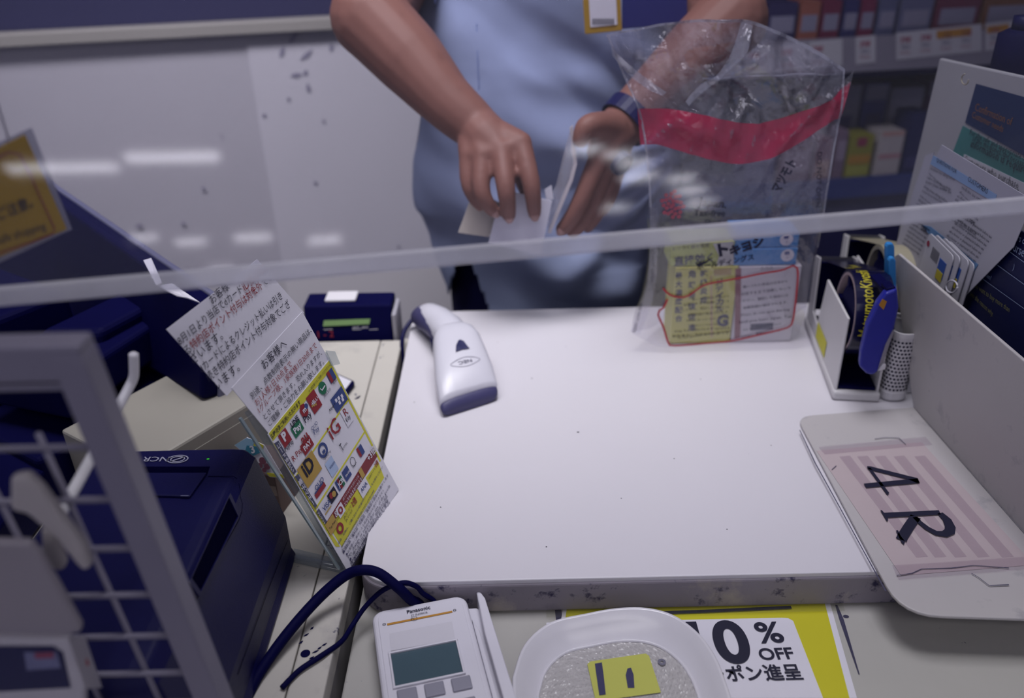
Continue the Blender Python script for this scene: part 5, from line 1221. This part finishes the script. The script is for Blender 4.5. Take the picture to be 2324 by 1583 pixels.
bagline(k, 'キヨシ', (1658, 580), (1736, 554), .06, 1.0); bagline(k, 'ト', (1632, 580), (1655, 574), .06, 1.0); bagline(k, 'ホールディングス', (1582, 612), (1712, 588), .03, 1.0)
k.stroke([bagpt(1580, 600, .002), bagpt(1600, 594, .002), bagpt(1617, 583, .002)], [.004, .003, .0006], (0, -1, 0))
rng = random.Random(11)
body = ['購入された商品は日本から', '出国するまで消費しないで', 'ください。開封した場合には', '消費税額が徴収されます。', 'Please do not open this bag', 'until you leave Japan. Tax', 'may be collected if opened', '税務署長に承認された袋です']
for i, s_ in enumerate(body):
    yy = 640 + i * 16
    bagline(k, s_, (1686 - (i % 3) * 4, yy + 14), (1690 + rng.randint(70, 108), yy), .0, .9, 1)
for i, s_ in enumerate(body):
    yy = 672 + i * 12
    bagline(k, s_, (1520 + rng.randint(0, 60), yy + 10), (1655, yy + 2), .0, .8, 1)
bagline(k, 'Do not open until departure from Japan', (1540, 770), (1660, 752), .01, .9, 1)
k.done('black_lettering', INK, bag)
r_ = Ink()
for j in range(26):
    a = j * 2.399; rr = 26 * math.sqrt(j / 26)
    c0 = (1527 + rr * math.cos(a), 464 + 1.22 * rr * math.sin(a))
    o = bagpt(*c0, .002); r_.poly([o + V((.0027 * math.cos(t), 0, .0027 * math.sin(t))) for t in [q * math.pi / 4 for q in range(8)]])
tag(r_.done('blossom_emblem', mat('emblem_red', '#a84458', .6, .05), bag), kind='stuff')
r_ = Ink()
fr = rs([(1504, 652), (1520, 667), (1545, 672), (1562, 668), (1580, 655), (1600, 643), (1640, 635), (1680, 628), (1730, 618), (1775, 610), (1796, 601), (1806, 603), (1809, 620), (1804, 680), (1796, 730), (1780, 742), (1720, 757), (1650, 772), (1580, 778), (1522, 781), (1514, 770), (1505, 740), (1492, 708), (1505, 695), (1514, 676)], 80)
r_.stroke([bagpt(p.x, p.y, .003) for p in fr], .0026, (0, -1, 0)); r_.done('red_outline', mat('outline_red_print', '#a8323c', .6, .04), bag)

# ================================================================== the clerk
SKIN = mat('skin', '#80574e', .55, .07, 25, .06, 120, .35, dirt=[('#6d473f', .55, 30, .3)])
SHIRT = mat('blue_shirt', '#8d97b8', .85, .05, 12, .12, 500, .1)
TROU = mat('navy_trousers', '#0f0f38', .85, .1, 20, .1, 300, .1)
clerk = thing('person', 'shop clerk in pale blue shirt handling a booklet behind the counter', 'person', (.05, 1.40, 0))
RAW_V, RAW_F = [], []
def raw(vs, fs):
    n = len(RAW_V); RAW_V.extend([V(v) for v in vs]); RAW_F.extend([tuple(i + n for i in f) for f in fs])
def ball(c, r, s=(1, 1, 1), nu=14, nv=9):
    vs = []; fs = []
    for i in range(nv + 1):
        th = math.pi * i / nv
        for j in range(nu):
            ph = 2 * math.pi * j / nu; vs.append(V(c) + V((r * s[0] * math.sin(th) * math.cos(ph), r * s[1] * math.sin(th) * math.sin(ph), r * s[2] * math.cos(th))))
    for i in range(nv):
        for j in range(nu): fs.append((i * nu + j, (i + 1) * nu + j, (i + 1) * nu + (j + 1) % nu, i * nu + (j + 1) % nu))
    raw(vs, fs)
def limb(pts, rad, n=5, seg=16):
    P = [V(p) for p in pts]; Q = []; Rr = []
    SP_ = spline(P, n); 
    for i in range(len(SP_)):
        t = i / n; a = min(int(t), len(rad) - 2); f = t - a; Rr.append(rad[a] * (1 - f) + rad[a + 1] * f)
    v, f = tube_data(SP_, Rr, seg); raw(v, f); ball(SP_[0], Rr[0]); ball(SP_[-1], Rr[-1])
def H(x, y, Y): return ay(x, y, Y)
# trunk, neck, head (mostly out of the picture)
tc = V((.06, 1.40, 0))
def tz(dx, dy, z): return V((tc.x + dx, tc.y + dy, z))
limb([tz(0, .01, .92), tz(0, .0, 1.10), tz(0, .02, 1.30), tz(0, .04, 1.44)], [.10, .10, .11, .10])
limb([tz(-.14, .04, 1.43), tz(0, .04, 1.46), tz(.14, .04, 1.43)], [.05, .065, .05])
limb([tz(0, .03, 1.46), tz(0, .015, 1.54)], [.055, .052])
ball(tz(0, .005, 1.665), .105, (.74, .92, 1.08)); ball(tz(0, -.035, 1.60), .060, (.85, .9, .9)); limb([tz(0, -.088, 1.665), tz(0, -.104, 1.640)], [.010, .015]); limb([tz(-.018, -.090, 1.598), tz(.018, -.090, 1.598)], [.009, .009])
for sx in (-1, 1):
    ball(tz(.079 * sx, .01, 1.655), .028, (.35, .7, 1)); ball(tz(.030 * sx, -.085, 1.678), .014, (1.2, .5, .8))
# right arm (left in view)
eR = H(838, 40, 1.235); wR = H(1078, 286, 1.145)
limb([tz(-.165, .04, 1.43), tz(-.215, -.02, 1.355) * .5 + eR * .5, eR], [.056, .055, .055])
limb([eR, H(930, 135, 1.20), H(1010, 225, 1.165), wR], [.055, .050, .039, .033])
limb([wR, H(1105, 315, 1.125), H(1135, 345, 1.105)], [.032, .033, .026])
fing = [  # knuckle, middle joint, end joint, tip, radii
    ([H(1182, 325, 1.100), H(1203, 405, 1.066), H(1210, 450, 1.060), H(1213, 484, 1.066)], [.0150, .0128, .0112, .0095]),
    ([H(1138, 342, 1.092), H(1147, 418, 1.056), H(1152, 460, 1.052), H(1155, 488, 1.060)], [.0150, .0130, .0114, .0098]),
    ([H(1096, 352, 1.094), H(1092, 425, 1.066), H(1104, 458, 1.062), H(1120, 478, 1.068)], [.0145, .0122, .0108, .0094]),
    ([H(1062, 350, 1.106), H(1062, 412, 1.086), H(1074, 445, 1.082), H(1090, 466, 1.084)], [.0130, .0108, .0095, .0084])]
for P, r_ in fing:
    limb([wR.lerp(P[0], .35), P[0]], [.022, r_[0] * 1.05]); limb(P, r_, 5, 14)
limb([H(1140, 318, 1.13), H(1180, 385, 1.128), H(1196, 430, 1.112), H(1204, 462, 1.096)], [.020, .0145, .012, .010])
limb([fing[0][0][0], fing[1][0][0], fing[2][0][0], fing[3][0][0]], [.014, .014, .0135, .012])
# left arm (right in view)
eL = H(1660, 45, 1.255); wL = H(1412, 285, 1.150)
limb([tz(.165, .04, 1.43), tz(.215, .0, 1.36) * .5 + eL * .5, eL], [.056, .054, .052])
limb([eL, H(1580, 118, 1.225), H(1490, 205, 1.185), wL], [.052, .047, .038, .032])
limb([wL, H(1385, 312, 1.130), H(1368, 345, 1.115)], [.031, .030, .022])
fl = [([H(1362, 352, 1.104), H(1325, 440, 1.088), H(1300, 490, 1.086), H(1276, 520, 1.090)], [.0150, .0130, .0118, .0100]),
      ([H(1378, 368, 1.118), H(1345, 460, 1.112), H(1322, 502, 1.110), H(1300, 528, 1.112)], [.0148, .0126, .0112, .0095]),
      ([H(1392, 372, 1.136), H(1368, 455, 1.138), H(1350, 492, 1.138), H(1334, 515, 1.138)], [.0140, .0120, .0105, .009]),
      ([H(1404, 370, 1.152), H(1390, 430, 1.158), H(1378, 462, 1.160), H(1368, 480, 1.160)], [.0125, .0105, .0095, .008])]
for P, r_ in fl:
    limb([wL.lerp(P[0], .3), P[0]], [.021, r_[0]]); limb(P, r_, 5, 14)
limb([H(1392, 290, 1.125), H(1355, 282, 1.100), H(1330, 290, 1.090), H(1318, 316, 1.086)], [.022, .0165, .0150, .0115])
me = data(RAW_V, RAW_F)
tmp = bpy.data.objects.new('tmp_body', me); COL.objects.link(tmp)
md = tmp.modifiers.new('r', 'REMESH'); md.mode = 'VOXEL'; md.voxel_size = .0034; md.use_smooth_shade = True
sm = tmp.modifiers.new('s', 'SMOOTH'); sm.factor = .5; sm.iterations = 5
dg = bpy.context.evaluated_depsgraph_get(); dg.update()
me2 = bpy.data.meshes.new_from_object(tmp.evaluated_get(dg)); bpy.data.objects.remove(tmp); me2.materials.clear()
bodyo = link('body', me2, SKIN, clerk, True)
bodyo['label'] = 'bare forearms and hands'
# fingernails
for tip, nx in ((fing[0][0], 0), (fing[1][0], 0), (fing[2][0], 0), (fl[0][0], 1)):
    a, b = tip[2], tip[3]; d = (b - a).normalized(); up_ = V((0, -1, .35)); up_ = (up_ - d * up_.dot(d)).normalized(); s_ = d.cross(up_)
    c = b + d * .001 + up_ * .0088
    loft('fingernail', [[c + d * (.0065 * q) + s_ * .0058 * wq * math.cos(t) + up_ * (.0018 * math.sin(t) - .002 * abs(q)) for t in [i * math.pi / 5 for i in range(10)]] for q, wq in ((-.9, .7), (-.3, 1), (.4, .95), (1, .55))], mat('nail', '#a8827c', .3, .03), clerk)
# hair and simple features
hv = []; 
nu, nv = 20, 8; vs = []; fs = []
for i in range(nv + 1):
    th = math.pi * .56 * i / nv
    for j in range(nu):
        ph = 2 * math.pi * j / nu; k_ = 1.0 if math.sin(ph) > -.5 else max(.0, 1 - max(0, th - .9) * .4)
        vs.append(tz(.083 * math.sin(th) * math.cos(ph), .018 + .106 * math.sin(th) * math.sin(ph) * k_, 1.672 + .120 * math.cos(th)))
for i in range(nv):
    for j in range(nu): fs.append((i * nu + j, (i + 1) * nu + j, (i + 1) * nu + (j + 1) % nu, i * nu + (j + 1) % nu))
link('hair', data(vs, fs), mat('black_hair', '#14121c', .6, .2, 80), clerk, True)

# shirt: rings round the trunk, loose at the waist, hem cut open at the left front
def fold(a, z, x):
    sw = math.sin(24 * (x * .75 + z * 1.2) + 2.6 * noise.noise(V((x * 6, z * 6, 2)))); f = .016 * math.copysign(abs(sw) ** .8, sw) * max(0, min(1, (1.34 - z) / .12))
    f += .012 * noise.noise(V((x * 9, z * 4, 7))) + .005 * noise.noise(V((x * 20 + z * 12, z * 16, 3)))
    ang = math.atan2(z - 1.09, .24 - x); dd = math.hypot(z - 1.09, .24 - x)
    f += .0085 * math.sin(ang * 15 + 1.5 * noise.noise(V((x * 8, z * 8, 5)))) * max(0, min(1, (dd - .04) / .06)) * max(0, min(1, (.34 - dd) / .12))
    return f
NS, NZ = 220, 150
zs = [.70 + (1.47 - .70) * i / (NZ - 1) for i in range(NZ)]
def half_l(z):
    K = [(.70, .165), (.84, .175), (.90, .195), (.98, .222), (1.06, .218), (1.15, .198), (1.25, .185), (1.36, .19), (1.42, .165), (1.47, .09)]
    for (a, b), (c, d) in zip(K, K[1:]):
        if a <= z <= c: return b + (d - b) * (z - a) / (c - a)
    return K[-1][1]
def half_r(z): return half_l(z) * (1.03 if z > .9 else 1.12)
def dep(z):
    K = [(.70, .150), (.9, .150), (1.05, .140), (1.25, .125), (1.40, .11), (1.47, .06)]
    for (a, b), (c, d) in zip(K, K[1:]):
        if a <= z <= c: return b + (d - b) * (z - a) / (c - a)
    return .06
vs = []; fs = []; keep = []
def proj(p):
    v = p - CAM; d = v.dot(FW); return CX + FPX * v.dot(RT) / d, CY - FPX * v.dot(UP) / d
notch = [(1036, 596), (1068, 592), (1112, 708), (1130, 900), (900, 900), (900, 640), (985, 640), (1010, 684)]
for i, z in enumerate(zs):
    for j in range(NS):
        a = 2 * math.pi * j / NS; ca, sa = math.cos(a), math.sin(a)
        hw = half_r(z) if ca > 0 else half_l(z)
        x = hw * math.copysign(abs(ca) ** .85, ca); y = dep(z) * math.copysign(abs(sa) ** .85, sa)
        f = fold(a, z, x)
        vs.append(V((tc.x + x * (1 + f * .6), tc.y + y - (f if sa < 0 else -f * .5), z)))
for i in range(NZ - 1):
    for j in range(NS):
        q = (i * NS + j, i * NS + (j + 1) % NS, (i + 1) * NS + (j + 1) % NS, (i + 1) * NS + j)
        c = (vs[q[0]] + vs[q[1]] + vs[q[2]] + vs[q[3]]) / 4
        if c.y < tc.y + .03:
            pxx, pyy = proj(c)
            if inside(pxx, pyy, notch): continue
        if z < 0: continue
        fs.append(q)
me = data(vs, fs); shirt = link('shirt', me, SHIRT, clerk, True)
so = shirt.modifiers.new('cloth', 'SOLIDIFY'); so.thickness = .002; so.offset = -1
for sx, e_ in ((-1, eR), (1, eL)):
    a = tz(.150 * sx, .04, 1.435); b = tz(.215 * sx, -.0, 1.36) * .5 + e_ * .5
    v_, f_ = tube_data(spline([a, a.lerp(b, .5) + V((.012 * sx, 0, .01)), b.lerp(e_, .05)], 8), [.075] * 17, 20, False)
    link('sleeve', data(v_, f_), SHIRT, shirt, True)
shb = bvh_of(shirt); k = Ink(); plk = Plane(tz(-.05, -.15, 1.2), (1, 0, 0), (0, 0, 1))
k.stroke([plk.hit(x, y) for x, y in [(1080, 62), (1083, 140), (1086, 200), (1090, 300)]], .0012, (0, -1, 0)); k.wrap(shb, V((0, -1, 0)), .001); k.done('placket_seam', mat('shirt_seam', '#5f70a4', .85, .05), shirt)
bd = shirt
bpl = Plane(V((tc.x, tc.y - .16, 1.3)), (1, 0, 0), (0, 0, 1))
bq = [bpl.hit(x, y) for x, y in [(1322, -20), (1408, -25), (1412, 70), (1328, 78)]]
bdg = prism('name_badge', bq, (0, .004, 0), mat('badge_amber', '#a8842c', .5, .04), shirt, .001)
prism('badge_paper', [bpl.hit(x, y, .0008) for x, y in [(1336, -10), (1398, -14), (1401, 56), (1340, 62)]], (0, .0006, 0), PAPER, shirt)
k = Ink()
for b in range(9):
    x = 1345 + b * 5.6; k.poly([bpl.hit(x, 42, .0014), bpl.hit(x + 3, 42, .0014), bpl.hit(x + 3, 56, .0014), bpl.hit(x, 56, .0014)])
tag(k.done('badge_barcode', INK, shirt), kind='stuff')
prism('pocket_flap', [bpl.hit(x, y, -.003) for x, y in [(1412, -30), (1560, -35), (1560, 52), (1412, 66)]], (0, .003, 0), mat('lanyard_navy', '#20246c', .6, .05), shirt, .001)
# trousers and shoes
def tring(cx, z, rx, ry, n=28): return [V((cx + rx * math.cos(2 * math.pi * k / n), tc.y + ry * math.sin(2 * math.pi * k / n), z)) for k in range(n)]
loft('trousers', [tring(tc.x, .66, .165, .118), tring(tc.x, .80, .170, .124), tring(tc.x, .92, .165, .122), tring(tc.x, 1.0, .155, .112)], TROU, clerk)
for sx in (-1, 1):
    loft('trouser_leg', [tring(tc.x + .08 * sx, .03, .055, .06), tring(tc.x + .08 * sx, .4, .065, .072), tring(tc.x + .078 * sx, .70, .085, .105)], TROU, clerk)
    box('shoe', (tc.x + .08 * sx - .045, tc.y - .17, .001), (tc.x + .08 * sx + .045, tc.y + .09, .07), NAVYD, clerk, .025, seg=3)
# wristwatch
fa = (H(1490, 205, 1.185) - wL).normalized(); wc = wL.lerp(H(1490, 205, 1.185), .16)
ua = fa.cross(V((0, -1, .2))).normalized(); ub = fa.cross(ua)
wat = []
for s_, r_ in ((-.011, .0350), (-.011, .0372), (.011, .0385), (.011, .0362)):
    wat.append([wc + fa * s_ + ua * r_ * math.cos(2 * math.pi * k / 28) + ub * r_ * math.sin(2 * math.pi * k / 28) for k in range(28)])
loft('watch_strap', wat + wat[:1], NAVY, clerk, cap=False, smooth=False)
wf = H(1404, 366, 1.112); v_, f_ = tube_data([wf, wf + V((.006, -.008, -.004))], [.017, .016], 20); link('watch_case', data(v_, f_), NAVY, clerk)

# ================================================================== papers in the clerk's hands
def sheet(name, label, cat, P, vec, m, r=.0003):
    return tag(prism(name, P, vec, m, None, r), label, cat, 'papers held by the clerk')
slip = sheet('white_slip', 'white receipt slip pinched under the index finger', 'paper', [H(x, y, Y) for x, y, Y in [(1108, 553, 1.078), (1227, 578, 1.072), (1253, 456, 1.082), (1168, 436, 1.086), (1128, 472, 1.085)]], (0, .0012, 0), mat('slip_white', '#d6d4e2', .6, .02))
pbk = sheet('cream_booklet', 'cream booklet page under the left fingers of the hand', 'booklet', [H(x, y, Y) for x, y, Y in [(1040, 528, 1.092), (1110, 538, 1.089), (1150, 470, 1.094), (1075, 432, 1.102)]], (0, .005, 0), mat('booklet_cream', '#b9b0a8', .6, .04))
pas = thing('passport_booklet', 'open passport booklet in clear cover standing between the two hands', 'booklet', tuple(H(1280, 500, 1.08)), 'papers held by the clerk')
def curvy(P, vec, name, m):
    return prism(name, P, vec, m, pas, .0003)
curvy([H(x, y, Y) for x, y, Y in [(1300, 284, 1.092), (1310, 372, 1.080), (1300, 410, 1.078), (1250, 530, 1.078), (1243, 528, 1.080), (1292, 408, 1.081), (1302, 372, 1.083), (1293, 292, 1.095)]], (0, .004, 0), 'cover_edge', mat('cover_pale', '#b8b0b6', .5, .05))
curvy([H(x, y, Y) for x, y, Y in [(1296, 288, 1.096), (1304, 372, 1.085), (1244, 528, 1.083), (1236, 470, 1.090), (1262, 420, 1.094), (1284, 330, 1.098)]], (0, .0012, 0), 'clear_page', film('clear_page', '#eeeef4', .62, .16, .22, .1, '#dcdce8', .3, 60))
curvy([H(x, y, Y) for x, y, Y in [(1236, 430, 1.088), (1252, 420, 1.088), (1256, 452, 1.086), (1240, 455, 1.086)]], (0, .0008, 0), 'page_tab', PAPER)
